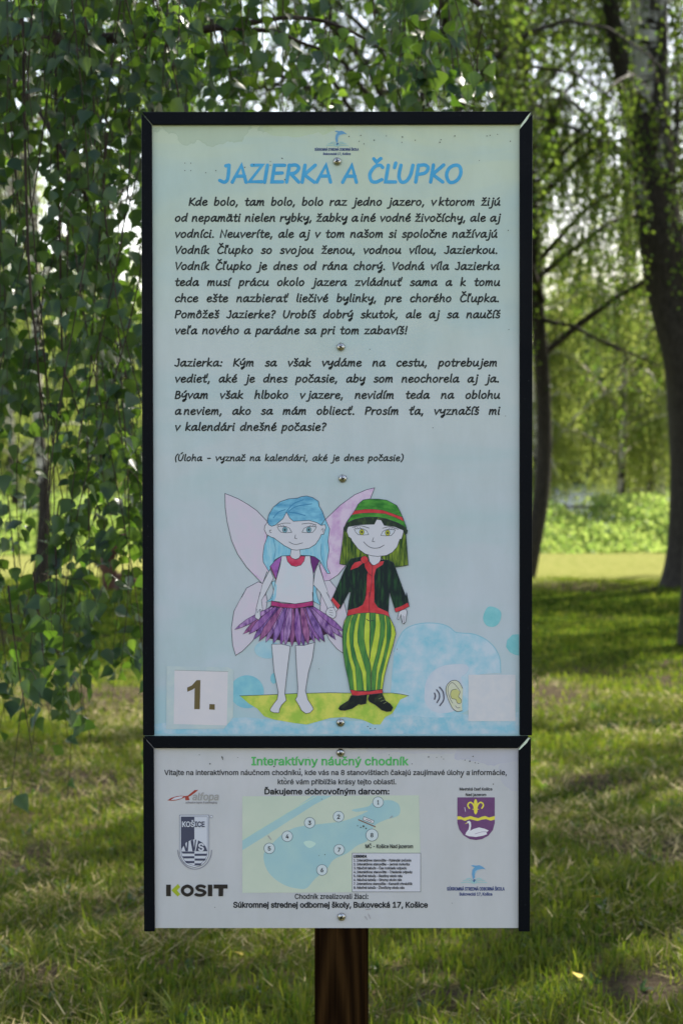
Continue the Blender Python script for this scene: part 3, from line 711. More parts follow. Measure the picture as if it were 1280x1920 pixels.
# school logo (dolphin over a book) used on both panels
def logo(cx, cy, s, parent, gap1, x0, x1, y1, x2, x3, y2, cap):
    P = Print(dep=0.0006, step=0.00002)
    q = lambda *p: [(cx + p[i] * s, cy + p[i + 1] * s) for i in range(0, len(p), 2)]
    b1 = inkmat((84, 130, 170)); b2_ = inkmat((120, 155, 182)); b3 = inkmat((62, 92, 130)); gn = inkmat((124, 160, 170))
    P.poly(q(-2, 12, -4, 2, -3, -6, 1, -11, -6, -14, -2, -15, 4, -14, 10, -15, 16, -12, 22, -7, 16, -8, 10, -7, 6, -5, 3, -2, 1, 4, 2, 8), b1)
    P.poly(q(1, 2, 2, -4, 7, -7, 12, -7, 6, -5, 3, 0), b2_)
    P.poly(q(-3, 16, 0, 11, 5, 13, 0, 18), b3)
    for k, (ex, ey) in enumerate(((-24, 18), (-20, 14), (-14, 11))):
        P.rib(q(0, 19, ex * .5, ey - 1, ex, ey), 1.5 * s, gn, sm=True); P.rib(q(0, 19, -ex * .5, ey - 1, -ex, ey), 1.5 * s, gn, sm=True)
    P.build('dolphin_logo', parent)
    type_text('SÚKROMNÁ STREDNÁ ODBORNÁ ŠKOLA', x0, x1, y1, cap, inkmat((50, 62, 110)), parent, 0.06)
    type_text('Bukovecká 17, Košice', x2, x3, y2, cap * .9, inkmat((50, 62, 110)), parent, 0.06)
logo(632, 258, 0.85, upper, 0, 590, 672, 282.5, 606, 657, 290.5, 4.6)
logo(888, 1637, 1.0, lower, 0, 837.5, 945, 1669.5, 861, 922, 1679, 6)

# number sticker under tape
S = Print(dep=0.0007, step=0.0001)
S.poly([(313, 1249), (428, 1251), (438, 1256), (437, 1345), (420, 1366), (312, 1367)], inkmat((144, 161, 174), (154, 168, 175), 40))
S.poly([(327.5, 1257), (427.5, 1259.5), (425.5, 1360), (326, 1357.5)], inkmat((166, 168, 182), (172, 172, 184), 20))
S.rib([(328, 1256.4), (427.8, 1259)], 0.9, inkmat((120, 130, 136)))
S.build('number_sticker', board)['label'] = 'square white paper sticker with the number one under clear tape'
br = inkmat((84, 76, 54))
S2 = Print(dep=0.0011)
S2.poly([(369, 1275), (376, 1275), (374.8, 1329.5), (364.5, 1329.5), (365.3, 1290), (361, 1293), (351.5, 1297), (351.3, 1289), (360, 1285)], br)
S2.poly([(393, 1320), (403, 1320.3), (402.8, 1330.5), (392.5, 1330)], br)
S2.build('number_print', bpy.data.objects['number_sticker'])

# dirt specks and chips
K = Print(dep=0.0013, cyc=2); sp_ = inkmat((62, 66, 62))
for x, y, r in ((347, 306, .9), (358, 306, .9), (347, 320, .9), (358, 320, .9), (386, 324, .9), (405, 320, 1), (529, 297, 1.3), (507, 303, .8), (476, 309, 1), (459, 314, 1.1), (534, 337, 1.2), (507, 310, .9),
                (654, 256, 1.1), (676, 254, 1), (673, 265, .9), (682, 270, 1), (701, 263, 1.2), (724, 255, .9), (754, 257, 1.3), (753, 267, .9), (778, 263, 1), (826, 262, 1), (824, 267, 1.2), (852, 255, 1.2), (912, 255, 1), (918, 254, 1),
                (932, 252, .9), (956, 265, 1.1), (952, 432, 1), (898, 301, .8), (693, 655, .8), (953, 618, .9), (332, 494, 1), (638, 644, 1.8), (642, 645, 1.4), (694, 1366, 1.2), (703, 1366, 1.1), (689, 1362, 1), (688, 1177, 1.2),
                (811, 802, .8), (947, 780, .8), (730, 481, .7), (744, 1217, .8), (598, 1254, .7)): K.disc(x, y, r, sp_, n=7)
tag(K.build('dirt_specks', upper), kind='stuff')
K = Print(dep=0.0013, cyc=2)
for x, y, r in ((374, 1415, .8), (394, 1432, 1.3), (417, 1420, 1.2), (446, 1420, .7), (514, 1437, 1.4), (552, 1434, 1), (578, 1420, .7), (562, 1442, 1.4), (593, 1462, 1.4), (803, 1419, 1.3), (818, 1420, .8), (827, 1419, .8), (831, 1423, .8), (871, 1425, 1), (880, 1427, 1.4), (886, 1418, 1.2),
                (890, 1430, .9), (896, 1431, .8), (864, 1457, 1.4), (924, 1470, 1.1), (880, 1446, .8), (729, 1415, .8), (772, 1432, .9), (603, 1498, .8), (609, 1602, 1), (598, 1604, .7), (847, 1693, .7), (403, 1701, .8), (681, 1549, 1.9), (676, 1551, 1.2), (686, 1553, 1.4), (670, 1548, 1)):
    K.disc(x, y, r, sp_, n=7)
K.rib([(416, 1418), (418, 1424)], 1.3, sp_); K.rib([(532, 1297 + 160), (536, 1461)], 1, sp_)
gs = inkmat((128, 128, 138)); K.rib([(686, 1705), (694, 1704)], 1.6, gs); K.rib([(690, 1713), (694, 1722)], 1.2, gs); K.rib([(684, 1718), (688, 1724)], 1.2, gs); K.rib([(731, 1533), (735, 1530)], 1.6, gs); K.rib([(503, 1567), (508, 1574)], 1.6, gs)
tag(K.build('dirt_specks', lower), kind='stuff')

# ---- lower panel print
mk = inkmat((40, 42, 48)); mb = inkmat((24, 26, 32)); gr = inkmat((72, 148, 88))
type_text('Interaktívny náučný chodník', 472, 765, 1434.5, 15, gr, lower, 0.05)
type_text('Vitajte na interaktívnom náučnom chodníku, kde vás na 8 stanovištiach čakajú zaujímavé úlohy a informácie,', 308.5, 949, 1453, 9.3, mk, lower, 0.035)
type_text('ktoré vám priblížia krásy tejto oblasti.', 521, 742, 1470.3, 9.3, mk, lower, 0.035)
type_text('Ďakujeme dobrovoľným darcom:', 496.5, 729, 1489, 10.2, mb, lower, 0.062)
type_text('Chodník zrealizovali žiaci:', 553, 690, 1685.3, 9.3, mk, lower, 0.035)
type_text('Súkromnej strednej odbornej školy, Bukovecká 17, Košice', 438, 801, 1701.5, 10.2, mb, lower, 0.062)
type_text('Mestská časť Košice', 861, 922, 1482, 5.2, mk, lower, 0.05)
type_text('Nad jazerom', 872.5, 910.5, 1492.5, 5.2, mk, lower, 0.05)
M = Print(dep=0.0003, step=0.00002)
sand = inkmat((152, 166, 160), (158, 170, 164), 14); wat = inkmat((124, 158, 172), (134, 164, 172), 14)
M.poly([(454.5, 1493), (785, 1491), (789, 1672), (454.5, 1674)], sand)
M.poly([(454.5, 1576), (480, 1560), (530, 1530), (575, 1500), (586, 1492), (622, 1492), (590, 1508), (540, 1540), (490, 1572), (454.5, 1594)], wat)
M.rib([(455, 1574), (510, 1540), (592, 1493)], 1.6, inkmat((152, 170, 160)))
M.poly([(560, 1550), (600, 1545), (640, 1540), (670, 1530), (690, 1520), (668, 1522), (660, 1518), (690, 1512), (700, 1504), (728, 1500), (745, 1506), (750, 1518), (745, 1530), (720, 1538), (700, 1550), (690, 1575), (670, 1585),
        (650, 1600), (625, 1612), (612, 1630), (590, 1648), (575, 1665), (558, 1666), (535, 1660), (512, 1645), (498, 1625), (495, 1600), (512, 1580), (535, 1560)], wat, sm=True)
M.poly([(569, 1580), (580, 1576), (592, 1582), (580, 1590)], inkmat((152, 178, 178)), sm=True)
M.poly([(660, 1599.5), (788, 1599.5), (788, 1672), (660, 1672)], inkmat((163, 168, 184)), inkmat((96, 102, 110)), 1.1)
M.rib([(672, 1537), (703, 1550)], 2.2, inkmat((104, 82, 72)))
M.poly([(682, 1531), (701, 1539), (699, 1544), (680, 1537)], inkmat((170, 174, 186)), inkmat((90, 90, 100)), .9); M.rib([(686, 1536), (696, 1540)], 1.4, inkmat((110, 100, 110)))
for x, y, r in ((708.5, 1504, 10), (634.5, 1531, 10), (580.5, 1542.5, 10), (538.5, 1568, 10), (505, 1590.5, 10), (603.5, 1631, 10), (635.5, 1593, 10), (697, 1565.5, 11.3)):
    M.disc(x, y, r, inkmat((160, 174, 186)), n=28, line=inkmat((80, 96, 110)), lw=1.0)
M.build('trail_map', lower)
for n_, x, y in (('1', 708.5, 1504), ('2', 634.5, 1531), ('3', 580.5, 1542.5), ('4', 538.5, 1568), ('5', 505, 1590.5), ('6', 603.5, 1631), ('7', 635.5, 1593), ('8', 697, 1565.5)):
    w_ = 1.3 if n_ == '1' else 2.4
    type_text(n_, x - w_, x + w_, y + 3.9, 7.6, mk, lower, 0.04, dep=0.0012, name='map_number')
type_text('MČ - Košice Nad jazerom', 685, 773.5, 1590, 7, mk, lower, 0.035, dep=0.0012)
type_text('LEGENDA', 663, 687, 1607.6, 4.6, mb, lower, 0.09, dep=0.0012)
for k, (s_, x1_) in enumerate((('1. Interaktívne stanovište – Kalendár počasia', 770), ('2. Interaktívne stanovište – Jemná motorika', 767.5), ('3. Náučná tabuľa – Čas rozkladu odpadu', 761.5), ('4. Interaktívne stanovište – Triedenie odpadu', 772),
     ('5. Náučná tabuľa – Rastliny okolo nás', 753.5), ('6. Náučná tabuľa – Stromy okolo nás', 752.5), ('7. Interaktívne stanovište – Kamarát chrobáčik', 772.5), ('8. Náučná tabuľa – Živočíchy okolo nás', 757.5))):
    type_text(s_, 663, x1_, 1615 + 7.33 * k, 4.6, mk, lower, 0.045, dep=0.0012)
# sponsor marks
L_ = Print(dep=0.0004, step=0.00002)
q = T(300, 1470, 8.35); rdd = inkmat((128, 58, 52)); dkb = inkmat((58, 62, 82)); pw = inkmat((160, 167, 184))
L_.poly(q(118, 255, 180, 215, 260, 192, 330, 182, 390, 188, 440, 180, 500, 130, 545, 95, 600, 92, 545, 140, 480, 185, 450, 200, 465, 250, 400, 255, 395, 205, 330, 235, 260, 255, 190, 262), rdd)
L_.poly(q(170, 250, 230, 212, 320, 192, 370, 195, 330, 225, 250, 245), pw)
L_.build('swoosh_logo', lower)
L_ = Print(dep=0.0004, step=0.00002)
L_.poly(q(308, 486, 768, 486, 768, 1060, 755, 1140, 710, 1220, 650, 1275, 540, 1306, 430, 1275, 370, 1220, 325, 1140, 308, 1060), pw, dkb, .8)
L_.poly(q(332, 512, 744, 512, 744, 1060, 732, 1130, 695, 1195, 640, 1245, 540, 1278, 440, 1245, 385, 1195, 345, 1130, 332, 1060), pw, dkb, .7)
L_.poly(q(335, 514, 540, 514, 540, 870, 470, 885, 400, 930, 345, 1010, 335, 1050), dkb)
L_.poly(q(345, 1052, 360, 990, 410, 915, 480, 880, 540, 865, 600, 878, 670, 920, 720, 985, 742, 1052), pw)
L_.poly(q(372, 960, 395, 928, 428, 1052, 400, 1052), dkb); L_.poly(q(428, 905, 452, 893, 440, 1052, 410, 1052), dkb)
L_.poly(q(480, 885, 520, 870, 545, 1052, 510, 1052), dkb); L_.poly(q(548, 868, 570, 872, 555, 1000, 545, 1052, 538, 1000), dkb)
L_.poly(q(600, 880, 670, 920, 720, 985, 742, 1052, 560, 1052), dkb)
for a, y_, x0_, x1_ in ((0, 1055, 335, 540), (1, 1090, 545, 742), (0, 1130, 350, 540), (1, 1165, 545, 722), (0, 1204, 388, 540), (1, 1240, 545, 655)): L_.poly(q(x0_, y_, x1_, y_, x1_ - (18 if a else 0), y_ + 34, x0_ + (0 if a else 25), y_ + 34), dkb)
L_.rib([(333.5, 1594), (336, 1606), (343, 1618), (353, 1626.5), (365, 1629.5), (377, 1627), (388, 1619), (395, 1606), (397, 1594)], 1.5, inkmat((104, 108, 126)), sm=True)
L_.disc(396.5, 1531, 2.4, pw, n=14, line=inkmat((96, 98, 108)), lw=.7)
L_.build('waterworks_emblem', lower)
L_ = Print(dep=0.0004, step=0.00002)
L_.poly([(306.3 + 5.5, 1658.5), (320.7, 1658.5), (320.7, 1680.3), (311.8, 1680.3)], inkmat((40, 38, 36)))
L_.poly([(334, 1657.3), (338.3, 1663), (332, 1669.3), (338.3, 1676.5), (333.3, 1681), (321.5, 1669)], inkmat((128, 144, 44)))
# coat of arms
L_.build('arrow_logo', lower)
L_ = Print(dep=0.0004, step=0.00002)
vio = inkmat((86, 58, 98), (92, 64, 104), 50); yl = inkmat((182, 176, 70)); wh = inkmat((178, 182, 196))
c2 = T(630, 1390, 3.46)
L_.poly(c2(785, 363, 1027, 363, 1027, 530, 1015, 575, 985, 612, 945, 634, 905, 640, 865, 634, 825, 610, 797, 572, 785, 530), vio)
L_.poly(c2(785, 486, 805, 486, 825, 496, 850, 490, 870, 484, 895, 492, 920, 498, 945, 488, 965, 484, 990, 494, 1027, 484, 1027, 508, 1000, 514, 970, 504, 945, 508, 915, 516, 890, 510, 865, 504, 835, 516, 810, 506, 785, 508), yl)
L_.poly(c2(903, 374, 914, 395, 912, 432, 915, 455, 903, 474, 892, 455, 895, 432, 892, 395), yl, sm=True)
for g_ in (1, -1):
    L_.rib([((903 + g_ * a) / 3.46 + 630, b_ / 3.46 + 1390) for a, b_ in ((6, 440), (14, 412), (30, 396), (46, 402), (50, 418), (40, 434))], 2.6, yl, sm=True)
L_.rib(c2(884, 440, 922, 440), 1.5, yl)
L_.poly(c2(848, 520, 862, 514, 872, 525, 874, 550, 868, 580, 890, 568, 925, 558, 960, 566, 988, 578, 972, 592, 978, 602, 950, 612, 905, 620, 860, 615, 836, 606, 842, 590, 858, 570, 862, 545, 858, 530, 846, 532), wh, sm=False)
L_.rib(c2(850, 526, 838, 534), 1.1, yl); L_.rib(c2(900, 600, 940, 588, 975, 586), .8, inkmat((120, 100, 134)), sm=True)
L_.rib(c2(832, 428, 838, 455), .9, wh)
L_.build('coat_of_arms', lower)
KO = Print(dep=0.0009, step=0.00002); kk = inkmat((38, 36, 36))
def thick(pts, w, closed=False): KO.rib(pts, w, kk, closed=closed, cap=False)
KO.rib(smooth([(351.5, 1661.2), (344.2, 1664.5), (342.4, 1669.6), (344.6, 1674.8), (351.5, 1678), (358.6, 1674.8), (360.6, 1669.6), (358.6, 1664.5)], True, 4), 6.0, kk, closed=True)
KO.rib(smooth([(385.3, 1663.8), (380, 1661.2), (373.5, 1661), (369.3, 1664), (372.5, 1668), (380, 1670), (384.6, 1673), (381.5, 1677), (375, 1678.4), (368.2, 1677.2), (366.2, 1675.3)], False, 4), 5.6, kk, cap=False)
KO.poly([(390, 1658.4), (398.2, 1658.4), (398.2, 1680.2), (390, 1680.2)], kk)
KO.poly([(400.8, 1658.2), (426.8, 1658.2), (426.8, 1665.8), (418.8, 1665.8), (418.4, 1680.2), (410, 1680.2), (410, 1665.8), (400.8, 1665.8)], kk)
KO.build('lettering', lower)
type_text('alfopa', 361, 409, 1500, 13.5, inkmat((128, 130, 134)), lower, 0.03, dep=0.0009, shear=.15)
type_text('adhesive tapes & packaging', 348.5, 407, 1506.2, 3.6, inkmat((110, 110, 120)), lower, 0.04, dep=0.0009)
type_text('KOŠ', 342, 364.2, 1550, 9.6, pw, lower, 0.05, dep=0.0012); type_text('ICE', 366, 383.7, 1550, 9.6, dkb, lower, 0.05, dep=0.0012)
type_text('S', 372.5, 382, 1595, 13.5, pw, lower, 0.06, dep=0.0012)
# ------------------------------------------------------------------ ground, water, far bank
SX_, SY_ = CAM.x, CAM.y
def lawn_h(x, y):
    """gentle lawn relief; falls to the lake beyond about 40 m"""
    d = y - CAM.y
    h = 0.035 * np.sin(x * 0.9 + 1) * np.sin(y * 0.55) + 0.015 * np.sin(x * 2.3 + y * 1.7)
    h = h - np.clip((d - 40) / 14, 0, 1) * 1.3
    return h
def gp(px, py):          # point of the lawn seen at a photo pixel
    d = 1.55 * F / (py - 870); return ((px - 640) / F * d, d + CAM.y)
SOIL = [(*gp(1240, 1600), .34, .5), (*gp(1235, 1875), .26, .3), (*gp(30, 1610), .24, .45), (*gp(1015, 1300), .5, 1.3), (*gp(850, 1895), .16, .2), (*gp(215, 1312), .9, 1.0), (*gp(1120, 1470), .3, .5), (*gp(460, 1690), .25, .3), (*gp(60, 1840), .22, .2), (*gp(1085, 1100), .8, 1.2), (-3.5, 9, .6, 1), (3.6, 6.5, .5, .6)]
gx = np.unique(np.concatenate([np.linspace(-400, -14, 24), np.linspace(-14, 14, 113), np.linspace(14, 400, 24)]))
gy = np.unique(np.concatenate([np.linspace(-60, -4, 12), np.linspace(-4, 20, 97), np.linspace(20, 54, 69), [60, 80, 120, 200]]))
X, Y = np.meshgrid(gx, gy); V = np.stack([X, Y, lawn_h(X, Y)], -1).reshape(-1, 3)
nx, ny = len(gx), len(gy)
ii = (np.arange(ny - 1)[:, None] * nx + np.arange(nx - 1)[None]).ravel()
m_gr, t, b = newmat('lawn_soil', 0.95, 0.0)
oc = objco(t)
n1 = noise(t, 0.55, oc, 5, 0.6, 0.4); n2 = noise(t, 7, oc, 5, 0.7); n3 = noise(t, 60, oc, 4, 0.7)
green = ramp(t, n3, [(0.25, (0.018, 0.038, 0.005)), (0.5, (0.038, 0.066, 0.008)), (0.75, (0.07, 0.09, 0.016))])
straw = ramp(t, n3, [(0.25, (0.06, 0.05, 0.025)), (0.55, (0.15, 0.12, 0.06)), (0.8, (0.28, 0.23, 0.12))])
soil = ramp(t, n3, [(0.3, (0.035, 0.027, 0.018)), (0.7, (0.10, 0.08, 0.058))])
sp = t.nodes.new('ShaderNodeSeparateXYZ'); t.links.new(oc, sp.inputs[0])
k = ramp(t, math_(t, 'ADD', math_(t, 'MULTIPLY', n1, 0.6), math_(t, 'MULTIPLY', n2, 0.4)), [(0.45, (0, 0, 0)), (0.58, (1, 1, 1))])
k = math_(t, 'MULTIPLY', k, math_(t, 'MULTIPLY_ADD', sp.outputs[1], -.12, 1.7, clamp=True))      # worn and dry nearest the path, lush further back
c = mixc(t, k, green, straw)
nb = noise(t, 0.42, objco(t, (1, 0.7, 1), loc=(5, 3, 0)), 4, 0.55)
c = mixc(t, ramp(t, math_(t, 'MULTIPLY_ADD', n2, 0.15, nb), [(0.66, (0, 0, 0)), (0.72, (1, 1, 1))]), c, soil)
for sx_, sy_, ra, rb in SOIL:
    u_ = math_(t, 'MULTIPLY', math_(t, 'SUBTRACT', sp.outputs[0], sx_), 1 / ra); v_ = math_(t, 'MULTIPLY', math_(t, 'SUBTRACT', sp.outputs[1], sy_), 1 / rb)
    r2 = math_(t, 'ADD', math_(t, 'MULTIPLY', u_, u_), math_(t, 'MULTIPLY', v_, v_))
    r2 = math_(t, 'ADD', r2, math_(t, 'MULTIPLY_ADD', math_(t, 'ADD', n2, n3), 2.6, -2.4))
    c = mixc(t, ramp(t, r2, [(.3, (1, 1, 1)), (1.0, (0, 0, 0))]), c, soil)
# cut, drier lawn in the open strip by the bank
kd = math_(t, 'MULTIPLY_ADD', sp.outputs[1], 0.25, -5.3, clamp=True)
dry = ramp(t, n2, [(0.3, (0.14, 0.165, 0.04)), (0.7, (0.26, 0.25, 0.09))])
c = mixc(t, math_(t, 'MULTIPLY', kd, 0.9), c, dry)
t.links.new(c, b.inputs['Base Color'])
bump(t, b, math_(t, 'ADD', n3, n2), 0.9, 0.03)
tag(link('ground', npmesh('ground', V, np.stack([ii, ii + 1, ii + 1 + nx, ii + nx], -1), True), m_gr), kind='structure')

m_w, t, b = newmat('lake_water', 0.08, 0.5); b.inputs['Base Color'].default_value = (0.03, 0.05, 0.045, 1)
bump(t, b, noise(t, 1.4, objco(t, (1, 2.5, 1)), 4, 0.6), 0.5, 0.15)
tag(link('lake_water', npmesh('lake_water', [(-900, 46, -0.75), (900, 46, -0.75), (900, 330, -0.75), (-900, 330, -0.75)], [(0, 1, 2, 3)]), m_w), kind='structure')

# wooded far shore
gx = np.linspace(-500, 500, 120); gy = np.linspace(230, 420, 24)
X, Y = np.meshgrid(gx, gy)
hh = -1 + 15 * np.clip((Y - 236) / 90, 0, 1) ** 0.8 + 5 * np.sin(X * .018 + 1) * np.clip((Y - 250) / 60, 0, 1) + R.normal(0, .5, X.shape)
V = np.stack([X, Y, hh], -1).reshape(-1, 3); nx, ny = len(gx), len(gy)
ii = (np.arange(ny - 1)[:, None] * nx + np.arange(nx - 1)[None]).ravel()
m_hill, t, b = newmat('hill_green', 0.9, 0.1); t.links.new(ramp(t, noise(t, .3, objco(t), 6, .7), [(0.3, (.02, .04, .015)), (.7, (.06, .09, .03))]), b.inputs['Base Color'])
tag(link('far_hill', npmesh('far_hill', V, np.stack([ii, ii + 1, ii + 1 + nx, ii + nx], -1)), m_hill), kind='structure')

# ------------------------------------------------------------------ foliage materials
def leafmat(name, cols, tcol, tr=0.42, rough=0.42, spec=0.45):
    m, t, b = newmat(name, rough, spec)
    g = t.nodes.new('ShaderNodeNewGeometry'); oi = t.nodes.new('ShaderNodeObjectInfo')
    f = math_(t, 'FRACT', math_(t, 'ADD', g.outputs['Random Per Island'], oi.outputs['Random']))
    c = ramp(t, f, [(i / (len(cols) - 1), cc) for i, cc in enumerate(cols)])
    t.links.new(c, b.inputs['Base Color'])
    tn = t.nodes.new('ShaderNodeBsdfTranslucent')
    t.links.new(mixc(t, f, tcol[0], tcol[1]), tn.inputs[0])
    mx = t.nodes.new('ShaderNodeMixShader'); mx.inputs[0].default_value = tr
    t.links.new(b.outputs[0], mx.inputs[1]); t.links.new(tn.outputs[0], mx.inputs[2])
    t.links.new(mx.outputs[0], t.nodes['Material Output'].inputs[0])
    return m
m_leaf_near = leafmat('birch_leaf', [(.016, .036, .024), (.024, .052, .032), (.034, .066, .034), (.042, .076, .024)], [(.10, .22, .015), (.20, .34, .03)], .34, .36, .38)
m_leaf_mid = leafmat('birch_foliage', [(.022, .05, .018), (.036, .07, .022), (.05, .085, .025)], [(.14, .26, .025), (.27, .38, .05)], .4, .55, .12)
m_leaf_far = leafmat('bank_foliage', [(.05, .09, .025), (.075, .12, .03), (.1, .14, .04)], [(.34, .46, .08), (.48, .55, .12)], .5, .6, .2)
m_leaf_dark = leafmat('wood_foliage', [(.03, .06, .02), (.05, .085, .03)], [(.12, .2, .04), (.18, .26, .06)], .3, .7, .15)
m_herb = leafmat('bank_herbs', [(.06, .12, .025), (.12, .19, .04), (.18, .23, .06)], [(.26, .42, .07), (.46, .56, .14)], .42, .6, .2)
m_grass = leafmat('grass_blades', [(.022, .06, .006), (.038, .085, .007), (.06, .10, .010), (.085, .105, .016), (.12, .12, .03), (.045, .095, .012)], [(.14, .24, .01), (.28, .32, .03)], .34, .55, .1)
t = m_grass.node_tree; b = t.nodes['Principled BSDF']
oc_ = objco(t); q1 = noise(t, 1.3, oc_, 3, .6); q2 = noise(t, 9, oc_, 3, .6)
src = b.inputs['Base Color'].links[0].from_socket
k_ = math_(t, 'MULTIPLY_ADD', q2, .55, math_(t, 'MULTIPLY', q1, .55))
c_ = mixc(t, ramp(t, k_, [(.52, (0, 0, 0)), (.66, (.6,) * 3)]), src, (.15, .125, .035))      # tufts that have dried
c_ = mixc(t, ramp(t, k_, [(.42, (.8,) * 3), (.53, (0, 0, 0))]), c_, (.014, .046, .012))        # lush dark tufts
t.links.new(c_, b.inputs['Base Color'])
m_straw = leafmat('dry_straw', [(.22, .17, .06), (.34, .27, .11), (.46, .39, .2)], [(.3, .26, .12), (.4, .34, .18)], .2, .6, .2)

def barkmat(name, white, z0, z1, twist=0.0):
    m, t, b = newmat(name, 0.75, 0.2)
    tc = objco(t); sp = t.nodes.new('ShaderNodeSeparateXYZ'); t.links.new(tc, sp.inputs[0])
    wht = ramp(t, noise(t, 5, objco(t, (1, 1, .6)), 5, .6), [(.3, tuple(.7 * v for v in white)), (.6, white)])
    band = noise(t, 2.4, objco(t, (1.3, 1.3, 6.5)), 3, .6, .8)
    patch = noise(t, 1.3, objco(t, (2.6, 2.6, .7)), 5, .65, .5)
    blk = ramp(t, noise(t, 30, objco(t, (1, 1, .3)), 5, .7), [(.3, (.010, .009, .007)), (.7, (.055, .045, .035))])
    low = math_(t, 'MULTIPLY_ADD', sp.outputs[2], -1 / (z1 - z0), z1 / (z1 - z0), clamp=True)      # corky base; where it reaches high it also paints in stem shade
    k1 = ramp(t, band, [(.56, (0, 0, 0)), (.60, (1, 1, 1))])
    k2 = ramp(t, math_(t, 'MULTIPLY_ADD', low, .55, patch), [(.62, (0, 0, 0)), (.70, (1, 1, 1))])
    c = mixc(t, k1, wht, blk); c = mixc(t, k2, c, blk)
    t.links.new(c, b.inputs['Base Color'])
    bump(t, b, math_(t, 'ADD', k2, noise(t, 18, objco(t, (1, 1, .25)), 5, .7)), .8, .02)
    return m
m_bark_big = barkmat('birch_bark', (.74, .72, .68), 1.0, 8.8)  # black carried far up the stem, painting in its shaded side
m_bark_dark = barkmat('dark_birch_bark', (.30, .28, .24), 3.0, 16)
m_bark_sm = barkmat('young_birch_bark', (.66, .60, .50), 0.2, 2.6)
m_twig, t, b = newmat('twig_bark', .7, .2); t.links.new(ramp(t, noise(t, 20, objco(t)), [(.3, (.02, .014, .01)), (.7, (.06, .042, .03))]), b.inputs['Base Color'])

# ------------------------------------------------------------------ tree building
def tube(path, rad, ns=8, wob=0.0):
    """vertices and quads of a tube along path with radii rad"""
    P = np.array(path, float); n = len(P)
    T_ = np.gradient(P, axis=0); T_ /= np.linalg.norm(T_, axis=1)[:, None] + 1e-9
    ref = np.array([0, 0, 1.0]) if abs(T_[0][2]) < .8 else np.array([1.0, 0, 0])
    V = []
    for i in range(n):
        u = np.cross(T_[i], ref); u /= np.linalg.norm(u) + 1e-9; w = np.cross(T_[i], u)
        a = np.arange(ns) / ns * 2 * np.pi
        r = rad[i] * (1 + (wob * np.sin(a * 3 + i * .3) + wob * .7 * np.sin(a * 5 - i * .21) if wob else 0))
        V.append(P[i] + np.outer(np.cos(a) * r, u) + np.outer(np.sin(a) * r, w))
    V = np.concatenate(V)
    i = np.arange(n - 1)[:, None] * ns; j = np.arange(ns)[None]
    Fq = np.stack([i + j, i + (j + 1) % ns, i + ns + (j + 1) % ns, i + ns + j], -1).reshape(-1, 4)
    return V, Fq
class Acc:
    def __init__(s): s.v = []; s.f = []; s.n = 0
    def add(s, V, Fq): s.v.append(V); s.f.append(Fq + s.n); s.n += len(V)
    def mesh(s, name, sm=False): return npmesh(name, np.concatenate(s.v), np.concatenate(s.f), sm)
def strand_leaves(Pb, dirs, size):
    """cheap folded leaves: base points Pb, tip directions dirs -> verts, tris"""
    n = len(Pb); dirs = dirs / (np.linalg.norm(dirs, axis=1)[:, None] + 1e-9)
    rv = R.normal(size=(n, 3)); s = np.cross(dirs, rv); s /= np.linalg.norm(s, axis=1)[:, None] + 1e-9
    nn = np.cross(dirs, s); sz = size[:, None]
    a = Pb; tip = Pb + dirs * sz + nn * sz * R.uniform(-.15, .25, (n, 1)); mid = Pb + dirs * sz * .4
    l = mid + s * sz * .38 + nn * sz * .14; r = mid - s * sz * .38 + nn * sz * .14
    V = np.stack([a, l, tip, r], 1).reshape(-1, 3); k = np.arange(n)[:, None] * 4
    Ft = np.concatenate([k + np.array([[0, 1, 2]]), k + np.array([[0, 2, 3]])], 1).reshape(-1, 3)
    return V, Ft
def interp(path, t):
    P = np.array(path); n = len(P) - 1; x = min(max(t, 0), .9999) * n; i = int(x)
    return P[i] * (1 - x + i) + P[i + 1] * (x - i)

